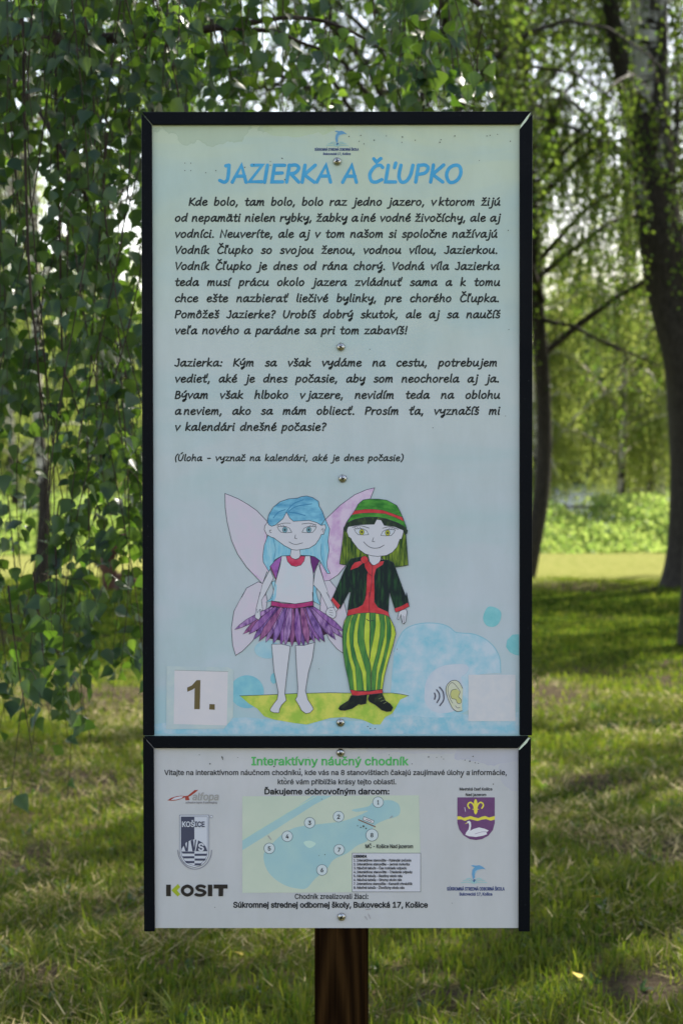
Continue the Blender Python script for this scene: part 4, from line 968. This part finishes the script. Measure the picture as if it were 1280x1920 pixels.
def crown(height, zlow, spread, nl, ns, leafstep, leafsize, droop, dmax, seed, trunk_path=None, zmin=0.9):
    """weeping birch crown: limbs rising from the stem, hanging strands, leaves along them"""
    global R
    keep = R; R = np.random.default_rng(seed)
    limbs = Acc(); tw = Acc(); PB = []; DD = []
    for i in range(nl):
        f = (i + R.uniform()) / nl
        z0 = zlow + (height - zlow) * f ** 1.1 * .92
        c = np.array([0, 0, z0])
        if trunk_path is not None:
            TP = np.array(trunk_path); zz_ = TP[:, 2]
            c = np.array([np.interp(z0, zz_, TP[:, 0]), np.interp(z0, zz_, TP[:, 1]), z0])
        az = R.uniform(0, 2 * np.pi) if i > 0 else 0
        L = spread * (1 - .55 * f) * R.uniform(.6, 1.1)
        rise = R.uniform(.25, .75) * L
        n = 9; t = np.linspace(0, 1, n)
        wx = R.normal(0, .06 * L, n).cumsum() * .5
        path = np.stack([c[0] + np.cos(az) * L * t - np.sin(az) * wx, c[1] + np.sin(az) * L * t + np.cos(az) * wx, c[2] + rise * np.sin(t * 2.2) - .25 * L * t ** 2.5], -1)
        limbs.add(*tube(path, np.linspace(.02 + .008 * L, .005, n), 5))
        for j in range(ns):
            s0 = interp(path, R.uniform(.15, 1)); ln = R.uniform(.35, 1) * droop * (1.15 - .5 * f)
            m = max(4, int(ln / .25)); tt = np.linspace(0, 1, m)
            oa = R.uniform(0, 2 * np.pi); out = R.uniform(.05, .55)
            sp_ = np.stack([s0[0] + np.cos(oa) * out * np.sqrt(tt) + .04 * np.sin(tt * 9 + j), s0[1] + np.sin(oa) * out * np.sqrt(tt) + .04 * np.cos(tt * 8 + j), s0[2] + .12 * np.sin(tt * 3) - ln * tt ** 1.15], -1)
            sp_[:, 2] = np.maximum(sp_[:, 2], zmin + R.uniform(0, .4))
            tw.add(*tube(sp_, np.linspace(.006, .0025, m), 3))
            k = int(ln / leafstep)
            q = np.sort(R.uniform(0.03, 1, k)) * (m - 1); qi = np.minimum(q.astype(int), m - 2); qf = (q - qi)[:, None]
            pb = sp_[qi] * (1 - qf) + sp_[qi + 1] * qf + R.normal(0, .035, (k, 3))
            PB.append(pb); d = R.normal(0, .55, (k, 3)); d[:, 2] -= .8; DD.append(d)
    PB = np.concatenate(PB); DD = np.concatenate(DD)
    lv, lf = strand_leaves(PB, DD, R.uniform(.7, 1.2, len(PB)) * leafsize)
    R = keep
    return limbs.mesh('limbs', True), tw.mesh('twigs'), npmesh('crown', lv, lf)

def trunkpath(pts):      # world offsets list of (x, y, z)
    return smooth(pts, False, 6)
def make_tree(base, path, r0, r1, bark, meshes, label, cat='tree', group=None, flare=1.35, leaf=None, ns=16, name='birch_tree', rot=0, scl=1):
    t = tag(empty(name, base), label, cat, group)
    P = smooth(path, False, 6); n = len(P); z = np.linspace(0, 1, n)
    rad = r0 + (r1 - r0) * z + r0 * (flare - 1) * np.exp(-np.array([p[2] for p in P]) / .35)
    V, Fq = tube(P, rad, ns, .035)
    link('trunk', npmesh('trunk', V, Fq, True), bark, t)
    if meshes:
        for nm, me, mt in zip(('limbs', 'twigs', 'crown'), meshes, (bark, m_twig, leaf or m_leaf_mid)):
            o = link(nm, me, mt, t)
            o.rotation_euler.z = rot; o.scale = (scl,) * 3
            if nm != 'limbs': o['kind'] = 'stuff'
    return t
def gz(x, y): return float(lawn_h(np.array(x), np.array(y)))
def at(px, d, py=None):
    p = W(px, 870, d); return Vector((p.x, p.y, gz(p.x, p.y) - .03))
def pix_path(base, pts, d):
    """(px, py, depth offset) centreline points -> local offsets from the base"""
    out = []
    for px, py, dy in pts:
        w = W(px, py, d + dy); out.append((w.x - base.x, w.y - base.y, w.z - base.z))
    return out
# ------------------------------------------------------------------ the birches
cr_mid = [crown(15, 3.6, 4.2, 34, 16, .035, .055, 2.2, 0, 100 + i) for i in range(3)]
cr_low = [crown(12, 2.2, 3.6, 30, 26, .045, .085, 2.3, 0, 200 + i, zmin=.8) for i in range(3)]
cr_hi = [crown(14, 6.0, 4.6, 30, 22, .036, .08, 1.6, 0, 300 + i, zmin=4.6) for i in range(2)]

# right pair, big trunks
d = 24.6; b0 = at(1306, d)
pth = pix_path(b0, [(1308, 1103, 0), (1309, 1000, 0), (1308, 880, 0), (1300, 760, 0), (1286, 660, 0), (1262, 560, .1), (1243, 470, .1), (1228, 380, .1), (1220, 250, .1), (1217, 120, .1), (1216, 0, .1), (1210, -150, .1), (1200, -500, .1)], d)
tA = make_tree(b0, pth, .37, .20, m_bark_big, crown(15, 4.2, 4.2, 38, 28, .034, .055, 2.3, 0, 401, trunk_path=pth), 'thick birch with corky bark, painted-in shade and white upper side near the right edge', group='birches on the lawn', flare=1.4)
d = 17.2; b0 = at(1326, d)
pth = pix_path(b0, [(1325, 1208, 0), (1328, 1050, 0), (1336, 850, 0), (1352, 650, 0), (1372, 400, 0), (1390, 150, 0), (1400, -300, 0), (1410, -900, 0)], d)
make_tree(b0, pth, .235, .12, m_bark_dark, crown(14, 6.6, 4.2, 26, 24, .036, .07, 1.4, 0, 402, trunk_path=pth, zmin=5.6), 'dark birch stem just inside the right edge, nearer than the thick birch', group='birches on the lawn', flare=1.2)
d = 24.6; b0 = at(1306, d)
# dark fork limb of the right pair
lw_ = Acc(); q = pix_path(b0, [(1232, 380, .1), (1205, 280, 0), (1180, 190, -.1), (1157, 90, -.2), (1142, 0, -.3), (1130, -120, -.4)], d)
lw_.add(*tube(smooth(q, False, 4), np.linspace(.15, .08, 21), 8)); link('fork_limb', lw_.mesh('fork_limb', True), m_bark_dark, tA)

d = 27.0; b0 = at(982, d)
pth = pix_path(b0, [(984, 1086, 0), (996, 1030, 0), (1010, 960, 0), (1018, 880, 0), (1019, 780, 0), (1015, 680, 0), (1007, 580, 0), (999, 460, 0), (992, 320, 0), (984, 180, 0), (974, 40, 0), (965, -120, 0), (950, -700, 0)], d)
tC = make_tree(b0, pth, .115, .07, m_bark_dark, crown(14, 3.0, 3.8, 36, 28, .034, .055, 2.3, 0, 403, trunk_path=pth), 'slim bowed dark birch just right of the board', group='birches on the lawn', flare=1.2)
for pts, r in (([(1018, 600, 0), (1042, 606, -.2), (1075, 612, -.4), (1110, 632, -.6), (1160, 652, -.8), (1230, 684, -1)], .035),
               ([(1110, 632, -.6), (1175, 668, -.7), (1150, 690, -.7), (1125, 715, -.7)], .02), ([(990, 300, 0), (1040, 200, -.6), (1100, 120, -1)], .03)):
    q = smooth(pix_path(b0, pts, d), False, 4); V, Fq = tube(q, np.linspace(r, r * .4, len(q)), 6); link('branch', npmesh('branch', V, Fq, True), m_bark_dark, tC)

d = 25.2; b0 = at(75, d)
pth = pix_path(b0, [(76, 1100, 0), (80, 1030, 0), (84, 950, 0), (80, 880, 0), (73, 800, 0), (70, 700, 0), (68, 600, 0), (64, 450, 0), (60, 300, 0), (58, 100, 0), (60, -500, 0)], d)
make_tree(b0, pth, .085, .05, m_bark_sm, cr_mid[0], 'slender birch with brown and white stem seen through the hanging leaves at left', group='birches on the lawn', flare=1.3, rot=3.3, scl=.9)
d = 21.0
for px, tp, r, rt, k, lb in ((762, 768, .10, 4.0, 1, 'birch with thicker stem rising behind the top edge of the board'), (806, 796, .07, 5.2, 2, 'thin birch stem beside the thicker one above the board')):
    b0 = at(px, d + k); q = pix_path(b0, [(px, 1125, 0), (px, 900, 0), (px + 3, 500, 0), (tp, 200, 0), (tp - 4, 100, 0), (tp - 2, -60, 0), (tp, -600, 0)], d + k); q[0] = (0, 0, 0)
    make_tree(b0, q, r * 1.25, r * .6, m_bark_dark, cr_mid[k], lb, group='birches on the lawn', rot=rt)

# birches further along the shore, sunlit from behind, low drooping crowns
shore = [(6.2, 44.5), (4.4, 44), (8.9, 44.5), (-7.1, 43.5), (-9.5, 42), (-5.6, 45), (-2.4, 43), (1.0, 46), (4.4, 44), (7.2, 46), (10.6, 43), (14, 47), (-13.5, 46), (-7.6, 52), (2.4, 53), (8.6, 54), (-1.2, 52), (12.4, 55), (18, 46), (-18, 47)]
lab = ['sunlit weeping birch by the lake, %s' % s for s in ('nearest, its low curtain hanging between the two right trunks', 'just right of the board edge', 'against the thick trunk', 'behind the stump at left', 'left of the slender brown stem', 'behind the curtain of hanging leaves', 'behind the left side of the board', 'behind the middle of the board', 'behind the right side of the board',
       'seen between the bowed birch and the thick trunk', 'behind the thick right trunks', 'beyond the right edge', 'beyond the left edge', 'further back at left', 'further back behind the board', 'further back at right', 'deep behind the board centre', 'far back at the right edge', 'outermost at right', 'outermost at left')]
for i, ((x, d), lb) in enumerate(zip(shore, lab)):
    b0 = Vector((x, d + CAM.y, gz(x, d + CAM.y)))
    h = rnd.uniform(.46, .62) if i > 3 else (.88, .8, .95, .85)[i]
    lean = rnd.uniform(-.6, .6)
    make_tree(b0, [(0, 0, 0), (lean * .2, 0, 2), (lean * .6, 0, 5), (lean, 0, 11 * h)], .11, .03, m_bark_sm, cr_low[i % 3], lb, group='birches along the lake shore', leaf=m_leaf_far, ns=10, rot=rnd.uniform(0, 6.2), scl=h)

# birches added, most outside the frame, so that their crowns shade this lawn
for i, (x, d, r, s) in enumerate(((3.9, 10.2, 0.6, .95), (8.2, 25.5, 3.1, 1.05), (8.6, 13.5, 2.0, 1.0), (10.5, 19, 3.0, 1.05), (5.2, 14.5, 4.4, .9), (11.5, 26, 5.0, 1.05), (6.6, 28.6, 1.4, 1.0), (2.4, 29.2, 2.7, .95), (-2.6, 28.8, 4.1, .95), (15, 31, .5, 1.1), (1.2, 33.2, 1.0, .62), (13.5, 22, .2, 1.0), (8.5, 8.2, 2.2, 1))):
    if (x, d) == (1.2, 33.2): continue
    b0 = Vector((x, d + CAM.y, gz(x, d + CAM.y)))
    make_tree(b0, [(0, 0, 0), (.1, 0, 3), (0, .1, 8), (0, 0, 14 * s)], .17, .05, m_bark_big, cr_hi[i % 2], ['tall bare stemmed birch %s' % q for q in ('nearest on the right, outside the view', 'far to the right beside the lit strip', 'second on the right, outside the view', 'third on the right, outside the view', 'right of the view between two others', 'far to the right, outside the view', 'standing between the bowed birch and the thick right birch', 'standing behind the board and the bowed birch', 'standing behind the left half of the board', 'outermost on the far right', '', 'in the middle of the right row, outside the view', 'beside the nearest birch on the right')][i], group='tall birches added to shade the lawn', rot=r, scl=s, leaf=m_leaf_mid)

# ------------------------------------------------------------------ the near weeping birch
nb_ = tag(empty('weeping_birch', (-3.4, 3.4, 0)), 'near weeping birch whose leafy twigs hang over the left and top of the view', 'tree')
O = np.array(nb_.location)
V, Fq = tube(smooth([(0, 0, -.1), (.05, 0, 1.2), (0, .05, 3), (.15, .1, 5.5), (.1, 0, 9)], False, 6), np.linspace(.19, .07, 25), 16, .03)
link('trunk', npmesh('trunk', V, Fq, True), m_bark_big, nb_)
def w2l(p): return np.array([p[0] - O[0], p[1] - O[1], p[2] - O[2]])
def limb(pts, r0, r1, ns=7):
    q = smooth([tuple(w2l(W(*p))) for p in pts], False, 5); V, Fq = tube(q, np.linspace(r0, r1, len(q)), ns, .03)
    link('branch', npmesh('branch', V, Fq, True), m_twig, nb_)
limb([(-1500, -300, 6.6), (-500, 40, 6.2), (-60, 90, 6.0), (80, 74, 5.9), (180, 72, 5.8), (300, 66, 5.8), (400, 52, 5.8), (470, 42, 5.8), (540, 32, 5.8)], .030, .006)
limb([(400, 52, 5.8), (460, 55, 5.75), (520, 60, 5.7), (560, 78, 5.7), (600, 92, 5.7)], .008, .004)
limb([(540, 32, 5.8), (600, 38, 5.8), (660, 60, 5.75), (720, 95, 5.7)], .007, .003)
limb([(-400, 60, 6.4), (0, 110, 6.0), (30, 160, 5.9), (70, 200, 5.8), (110, 270, 5.7), (150, 340, 5.6), (175, 420, 5.6), (190, 520, 5.6)], .012, .004)
limb([(-1500, -500, 6.8), (-300, -200, 6.0), (100, -100, 5.6), (450, -120, 5.5), (800, -60, 5.5), (900, 10, 5.5)], .034, .008)
limb([(-1500, -400, 6.4), (-400, -260, 5.4), (-50, -200, 5.0), (200, -150, 4.8), (350, -120, 4.8)], .028, .006)
limb([(40, -150, 5.2), (48, 300, 5.1), (56, 520, 5.1), (68, 640, 5.1), (78, 760, 5.2), (85, 800, 5.2)], .004, .002)
limb([(100, -50, 5.6), (112, 420, 5.6), (118, 670, 5.6), (135, 730, 5.6), (152, 790, 5.6), (170, 850, 5.6)], .004, .002)

twn = Acc(); LB = []; LD = []
def hang(px, y0, y1, d, leafstep=.036, side=True):
    """one pendulous twig from pixel height y0 down to y1 at distance d"""
    a = np.array(W(px, y0, d)); bz = W(px, y1, d)[2]; L = a[2] - bz
    if L < .1: return
    m = max(5, int(L / .12)); t = np.linspace(0, 1, m)
    ph = R.uniform(0, 6.28, 3); am = R.uniform(.015, .075)
    sw = R.normal(0, .16)
    P = np.stack([a[0] + am * np.sin(t * L * 3.2 + ph[0]) + sw * t * L * .6, a[1] + am * np.sin(t * L * 2.9 + ph[1]) + R.normal(0, .05) * t, a[2] - L * t], -1)
    twn.add(*tube(P - O, np.linspace(.0024, .0009, m), 4))
    k = int(L / leafstep)
    q = np.sort(R.uniform(.02, 1, k)) ** .9
    for s in q:
        c = interp(P, s); dd = R.normal(0, .5, 3); dd[2] = -R.uniform(.35, 1.2)
        pet = R.normal(0, .022, 3); LB.append(c + pet - O); LD.append(dd)
    if side:
        for s in R.uniform(.1, .9, max(1, int(L * 2.8))):
            c = interp(P, s); l2 = R.uniform(.08, .3); an = R.uniform(0, 6.28); o = R.uniform(.04, .13)
            t2 = np.linspace(0, 1, 5)
            Q = np.stack([c[0] + np.cos(an) * o * np.sqrt(t2), c[1] + np.sin(an) * o * np.sqrt(t2), c[2] + .02 * np.sin(t2 * 3) - l2 * t2 ** 1.4], -1)
            twn.add(*tube(Q - O, np.linspace(.0014, .0007, 5), 3))
            for s2 in np.sort(R.uniform(.15, 1, int(l2 / .028) + 1)):
                c2 = interp(Q, s2); dd = R.normal(0, .5, 3); dd[2] = -R.uniform(.35, 1.2)
                LB.append(c2 + R.normal(0, .015, 3) - O); LD.append(dd)
# left curtain
for i in range(56):
    px = R.uniform(-260, 262); d = R.uniform(4.9, 7.4)
    if R.uniform() < .62: y1 = R.uniform(250, 820)
    else: y1 = R.uniform(850, 1330)
    hang(px, R.uniform(-380, -120), y1, d)
for px, y1, d in ((92, 1520, 5.2), (70, 1440, 5.3), (40, 1400, 5.4), (18, 1330, 5.2), (118, 1400, 5.5), (150, 1420, 5.3), (160, 1330, 5.8), (215, 1370, 5.4), (238, 1300, 5.3), (255, 1390, 5.6), (200, 1250, 5.2), (185, 1290, 5.9), (8, 1500, 5.6), (245, 1180, 5.0), (225, 1120, 5.7), (30, 1260, 5.9), (135, 1310, 5.6)):
    hang(px, -250, y1, d, .05)
for i in range(14): hang(R.uniform(190, 262), R.uniform(100, 700), R.uniform(800, 1300), R.uniform(5.0, 6.4), .04)
for i in range(12): hang(R.uniform(-60, 110), R.uniform(900, 1150), R.uniform(1180, 1420), R.uniform(5.0, 6.2), .045)
# top band
for i in range(104):
    px = R.uniform(-100, 880) if i < 82 else R.uniform(150, 620); d = R.uniform(4.9, 7.2)
    f = min(max((px - 250) / 600, 0), 1)
    y1 = R.uniform(110, 330) if px < 280 else R.uniform(30 if f > .6 else 90, 255)
    hang(px, R.uniform(-300, -60) if R.uniform() < .6 else R.uniform(-20, y1 - 60), y1, d, .034)
for px, y1, y0 in ((902, 115, 95), (848, 150, 60), (880, 205, 160), (858, 200, 120), (800, 205, 60), (830, 200, 100)): hang(px, y0 - 60, y1, 5.6, .04)
tw_me = twn.mesh('twigs'); tag(link('twigs', tw_me, m_twig, nb_), kind='stuff')

def thin(p):        # looser patches in the curtain
    dp = p[1] + O[1] - CAM.y; x_ = 640 + (p[0] + O[0]) / dp * F; y_ = 870 - (p[2] + O[2] - 1.55) / dp * F
    for (a_, b_, c_, d_, pr_) in ((55, 108, 840, 1110, .8), (165, 262, 970, 1125, .3), (0, 50, 930, 1100, .5), (90, 200, 560, 800, .35), (0, 90, 180, 420, .45), (200, 262, 330, 430, .4), (460, 560, 150, 205, .5)):
        if a_ < x_ < b_ and c_ < y_ < d_ and R.uniform() < pr_: return False
    return not (x_ < 262 and R.uniform() < .17)
kp = [thin(p) for p in LB]; LB = [p for p, k_ in zip(LB, kp) if k_]; LD = [p for p, k_ in zip(LD, kp) if k_]
LB = np.array(LB); LD = np.array(LD); LD /= np.linalg.norm(LD, axis=1)[:, None]
nL = len(LB); sz = R.uniform(.036, .069, nL)
# birch leaf: serrated rhombic outline folded along the midrib, tip pointing along +Y, petiole included
def leaf_template(bend, fold, seed):
    r_ = np.random.default_rng(seed)
    ys = [0.14, .24, .38, .55, .72, .88]; ws = [.10, .30, .365, .27, .15, .05]
    V = [(0, -.22, .0), (0, .12, 0)]
    Lf = []; Rt = []; Md = []
    for y, w in zip(ys, ws):
        jl, jr = r_.uniform(.92, 1.08, 2)
        z = -bend * y * y
        Md.append(len(V)); V.append((0, y, z)); Lf.append(len(V)); V.append((-w * jl, y - .02, z + fold * w)); Rt.append(len(V)); V.append((w * jr, y - .02, z + fold * w))
    tip = len(V); V.append((.0, 1.04, -bend * 1.1))
    Ft = []
    Ft += [(1, Rt[0], Md[0]), (1, Md[0], Lf[0])]
    for k in range(len(ys) - 1):
        Ft += [(Md[k], Rt[k], Rt[k + 1]), (Md[k], Rt[k + 1], Md[k + 1]), (Md[k], Md[k + 1], Lf[k + 1]), (Md[k], Lf[k + 1], Lf[k])]
    Ft += [(Md[-1], Rt[-1], tip), (Md[-1], tip, Lf[-1])]
    # petiole
    p = len(V); V += [(-.012, -.22, 0), (.012, -.22, 0), (.012, .13, 0), (-.012, .13, 0)]; Ft += [(p, p + 1, p + 2), (p, p + 2, p + 3)]
    return np.array(V), np.array(Ft)
TPL = [leaf_template(.10, .35, 1), leaf_template(.28, .15, 2), leaf_template(-.12, .5, 3), leaf_template(.4, .3, 4)]
side = np.cross(LD, R.normal(size=(nL, 3)) * np.array([.6, 1.0, .6]) + 1e-3); side /= np.linalg.norm(side, axis=1)[:, None]
nrm = np.cross(side, LD)
# rank by how large each leaf shows in the photograph
wp = LB + O; dep = wp[:, 1] - CAM.y; px_ = 640 + wp[:, 0] / dep * F; py_ = 870 - (wp[:, 2] - 1.55) / dep * F
vis = (px_ > 10) & (px_ < 1270) & (py_ > 10) & (py_ < 1900) & ~((px_ > 275) & (py_ > 205))
score = np.where(vis, sz / dep * np.abs(nrm[:, 1]) ** .5, 0)
big = np.argsort(-score)[:300]; rest = np.ones(nL, bool); rest[big] = False
from mathutils import Matrix
lm = [npmesh('leaf', v, f_) for v, f_ in TPL]
for m_ in lm: m_.materials.append(m_leaf_near)
for i in big:
    o = bpy.data.objects.new('leaf', lm[i % 4]); col.objects.link(o); o.parent = nb_
    Mx = Matrix([[side[i][0] * sz[i], LD[i][0] * sz[i], nrm[i][0] * sz[i], LB[i][0]], [side[i][1] * sz[i], LD[i][1] * sz[i], nrm[i][1] * sz[i], LB[i][1]],
                 [side[i][2] * sz[i], LD[i][2] * sz[i], nrm[i][2] * sz[i], LB[i][2]], [0, 0, 0, 1]])
    o.matrix_local = Mx
ac = Acc(); idx = np.where(rest)[0]
for k in range(4):
    s_ = idx[idx % 4 == k]; tv, tf = TPL[k]
    VV = LB[s_][:, None] + sz[s_][:, None, None] * (tv[None, :, 0:1] * side[s_][:, None] + tv[None, :, 1:2] * LD[s_][:, None] + tv[None, :, 2:3] * nrm[s_][:, None])
    FF = tf[None] + (np.arange(len(s_)) * len(tv))[:, None, None]
    ac.add(VV.reshape(-1, 3), FF.reshape(-1, 3))
tag(link('leaves', ac.mesh('leaves'), m_leaf_near, nb_), kind='stuff')
# near birch's unseen upper crown; second copy added to shade the hanging leaves
for k_, (cx_, cy_, rz_) in enumerate(((0, 1.2, 2.4), (3.4, 2.6, .3))):
    o = link('crown', cr_hi[k_ % 2][2], m_leaf_mid, nb_); o['kind'] = 'stuff'; o.location = (cx_, cy_, -.3); o.rotation_euler.z = rz_
print('near leaves', nL)
# ------------------------------------------------------------------ shore herbs, far wood, handrail
def scatter_leaves(P, size, up=0.2, name='x'):
    d = R.normal(0, 1, P.shape); d[:, 2] += up
    return strand_leaves(P, d, size)
# lush herbs on the bank
n = 120000
x = R.uniform(-14, 16, n); y = R.uniform(30.6, 37.5, n)
hm = .30 + .25 * np.sin(x * 1.7) * np.sin(x * .6 + 2) + .18 * np.sin(x * 4.1 + y) + .12 * (y - 31)
z = lawn_h(x, y) + R.uniform(0, 1, n) ** .7 * np.clip(hm, .1, .95) * np.clip((y - 30.9 - .35 * np.sin(x * 1.1) - .2 * np.sin(x * 3.3 + 1)) / 1.5, .02, 1)
V, Fq = scatter_leaves(np.stack([x, y, z], -1), R.uniform(.05, .12, n), .8)
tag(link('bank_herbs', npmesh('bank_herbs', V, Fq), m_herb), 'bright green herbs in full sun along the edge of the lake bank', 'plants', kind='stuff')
# far wooded shore
n = 60000
x = R.uniform(-110, 110, n); u = R.uniform(0, 1, n); y = 228 + 60 * u
top = 9 + 5 * np.abs(np.sin(x * .13)) + 3 * np.sin(x * .41 + 1)
z = -.6 + 14 * u ** .8 + R.uniform(0, 1, n) * top
V, Fq = scatter_leaves(np.stack([x, y, z], -1), R.uniform(.8, 1.9, n))
tag(link('far_wood', npmesh('far_wood', V, Fq), m_leaf_dark), 'hazy wood on the far side of the lake', 'wood', kind='stuff')

# low rail along the lake path
m_rail, t, b = newmat('weathered_rail', .7, .2); b.inputs['Base Color'].default_value = (.10, .085, .075, 1)
rail = tag(empty('handrail', (0, 36.6, 0)), 'thin dark rail running along the top of the bank by the lake', 'railing')
zr = W(1100, 951, 40)[2]
ac = Acc(); ac.add(*tube([(-16, 0, zr), (0, .0, zr + .01), (18, 0, zr)], [.03] * 3, 6)); link('rail', ac.mesh('rail', True), m_rail, rail)
for k in range(18):
    x = -15.5 + k * 1.95; z0 = gz(x, 36.6)
    V, Fq = tube([(x, 0, z0 - .1), (x, 0, zr)], [.03, .03], 6); link('rail_post', npmesh('rail_post', V, Fq), m_rail, rail)

# broken weathered trunk lying on the lawn, behind the hanging leaves
m_rust, t, b = newmat('splintered_wood', .8, .15)
t.links.new(ramp(t, noise(t, 6, objco(t, (1, 1, .5)), 5, .7), [(.35, (.05, .024, .016)), (.55, (.12, .06, .04)), (.68, (.2, .17, .16))]), b.inputs['Base Color']); bump(t, b, noise(t, 15, objco(t, (1, 1, .3))), .8, .03)
d = 23.8; b0 = at(215, d); stp = tag(empty('broken_stump', b0), 'reddish brown broken stump with grey bare wood on the lawn left of the board', 'stump')
for nm, pts, r in (('stem', [(212, 1112, 0), (206, 1075, 0), (194, 1050, 0), (186, 1030, 0)], [.17, .14, .11, .07]), ('broken_branch', [(204, 1050, 0), (222, 1020, 0), (236, 1000, .1), (254, 988, .1)], [.09, .08, .07, .05]),
                   ('broken_branch', [(214, 1096, 0), (232, 1082, -.1), (246, 1086, -.2), (262, 1100, -.2)], [.10, .10, .08, .05]), ('splinter', [(186, 1062, 0), (176, 1048, 0), (172, 1036, 0)], [.05, .05, .02])):
    q = smooth(pix_path(b0, pts, d), False, 4); r = np.interp(np.linspace(0, 1, len(q)), np.linspace(0, 1, len(r)), r)
    r = r * R.uniform(.85, 1.15, len(r)); V, Fq = tube(q, r * .72, 9, .12); me = npmesh(nm, V, Fq); link(nm, me, m_rust, stp)

# ------------------------------------------------------------------ grass
def blades(n, dmin, dmax, hlo, hhi, w, mat, name, label, straw=False, pw=1.6, tilt=.35):
    # more blades near the camera; uniform over the view's width with margins
    d = dmin + (dmax - dmin) * R.uniform(0, 1, n) ** pw
    x = R.uniform(-1, 1, n) * (0.26 * d + .5); y = d + CAM.y
    # clumping
    keepm = (np.sin(x * 7 + 2 * np.sin(y * 5)) * np.sin(y * 6 + 1.5 * np.sin(x * 4)) + R.uniform(-1, 1.2, n)) > (-.35 if not straw else -.1)
    pn = np.sin(x * 1.9 + 1.3 * np.sin(y * .8)) * np.sin(y * 1.1 + 2) + .5 * np.sin(x * 4.3 + y * 3.1)
    if straw: keepm &= (pn + R.uniform(-.9, .9, n)) > .1
    for sx_, sy_, ra, rb in SOIL:
        if straw: break
        keepm &= ~((((x - sx_) / ra) ** 2 + ((y - sy_) / rb) ** 2 < R.uniform(.1, 1.0, n)) & (R.uniform(0, 1, n) < .75))
    x = x[keepm]; y = y[keepm]; n = len(x); pn = pn[keepm]; d = d[keepm]
    h = R.uniform(hlo, hhi, n) * (1 if straw else (1 - .35 * np.clip(pn, 0, 1)))
    h *= np.where(R.uniform(0, 1, n) < .03, 1.7, 1)
    a = R.uniform(0, 6.283, n); lean = np.abs(R.normal(0, tilt, n)) if not straw else R.uniform(.9, 1.45, n)
    la = R.uniform(0, 6.283, n)
    dx, dy = np.cos(la), np.sin(la)
    w_ = w * R.uniform(.6, 1.3, n) * (1 + d / 14)
    sx, sy = np.cos(a) * w_, np.sin(a) * w_
    z0 = lawn_h(x, y) - .004 + (R.uniform(.0, .035, n) if straw else 0)
    def pt(f, k):
        th = lean * (f if not straw else 1)
        r = h * f
        return np.stack([x + dx * r * np.sin(th) + sx * k, y + dy * r * np.sin(th) + sy * k, z0 + r * np.cos(th)], -1)
    V = np.stack([pt(0, -1), pt(0, 1), pt(.55, .8), pt(.55, -.8), pt(1, 0)], 1).reshape(-1, 3)
    k = np.arange(n)[:, None] * 5
    Ft = np.concatenate([k + np.array([[0, 1, 2]]), k + np.array([[0, 2, 3]]), k + np.array([[3, 2, 4]])], 1).reshape(-1, 3)
    tag(link(name, npmesh(name, V, Ft), mat), label, 'grass', kind='stuff')
blades(190000, 4.6, 13, .018, .065, .0022, m_grass, 'grass', 'short green grass of the near lawn', pw=1.5, tilt=.75)
blades(90000, 11, 27, .02, .06, .0035, m_grass, 'grass', 'green grass of the shaded lawn further back', pw=1.2)
blades(150000, 4.6, 15, .02, .085, .0014, m_straw, 'dry_grass', 'dry straw coloured cuttings lying in the grass', straw=True, pw=1.4)

# taller tufts and small broad-leaved weeds
def tufts(nt_, name, mat, label, h0, h1, wd, per):
    d = 4.8 + 8 * R.uniform(0, 1, nt_) ** 1.5; cx = R.uniform(-1, 1, nt_) * (.24 * d + .3); cy = d + CAM.y
    x = np.repeat(cx, per); y = np.repeat(cy, per); n = len(x); sc_ = np.repeat(R.uniform(.6, 1.2, nt_), per)
    la = R.uniform(0, 6.283, n); lean = R.uniform(.1, 1.1, n); h = R.uniform(h0, h1, n) * sc_
    x = x + np.cos(la) * .012; y = y + np.sin(la) * .012; dx, dy = np.cos(la), np.sin(la); w_ = wd * R.uniform(.6, 1.2, n)
    z0 = lawn_h(x, y) - .004
    def pt(f, k):
        th = lean * (.3 + f)
        return np.stack([x + dx * h * f * np.sin(th) - dy * w_ * k, y + dy * h * f * np.sin(th) + dx * w_ * k, z0 + h * f * np.cos(th)], -1)
    V = np.stack([pt(0, -.5), pt(0, .5), pt(.5, 1), pt(.5, -1), pt(1, 0)], 1).reshape(-1, 3); k = np.arange(n)[:, None] * 5
    Ft = np.concatenate([k + np.array([[0, 1, 2]]), k + np.array([[0, 2, 3]]), k + np.array([[3, 2, 4]])], 1).reshape(-1, 3)
    tag(link(name, npmesh(name, V, Ft), mat), label, 'grass' if wd < .004 else 'weeds', kind='stuff')
tufts(700, 'grass_tufts', m_grass, 'taller uneven tufts standing out of the near lawn', .05, .12, .0021, 24)
tufts(420, 'lawn_weeds', m_leaf_near, 'small broad leaved weeds scattered through the near lawn', .03, .055, .008, 7)

# a few yellowed birch leaves dropped on the grass
for (px, py, a, lb) in ((1090, 1886, .5, 'yellow fallen leaf on the grass at bottom right'), (1128, 1740, 2.0, 'small yellowed leaf lying in the grass right of the board foot'), (455, 1835, 1.1, 'yellow fallen leaf on the grass left of the post')):
    g = gp(px, py); o = bpy.data.objects.new('fallen_leaf', npmesh('fallen_leaf', *TPL[0])); col.objects.link(o)
    m_, t_, b_ = newmat('yellowed_leaf', .6, .2); b_.inputs['Base Color'].default_value = (.55, .42, .06, 1); o.data.materials.append(m_)
    o.location = (g[0], g[1], gz(*g) + .045); o.scale = (.045,) * 3; o.rotation_euler = (.35, .2, a); tag(o, lb, 'leaf', 'fallen leaves on the lawn')
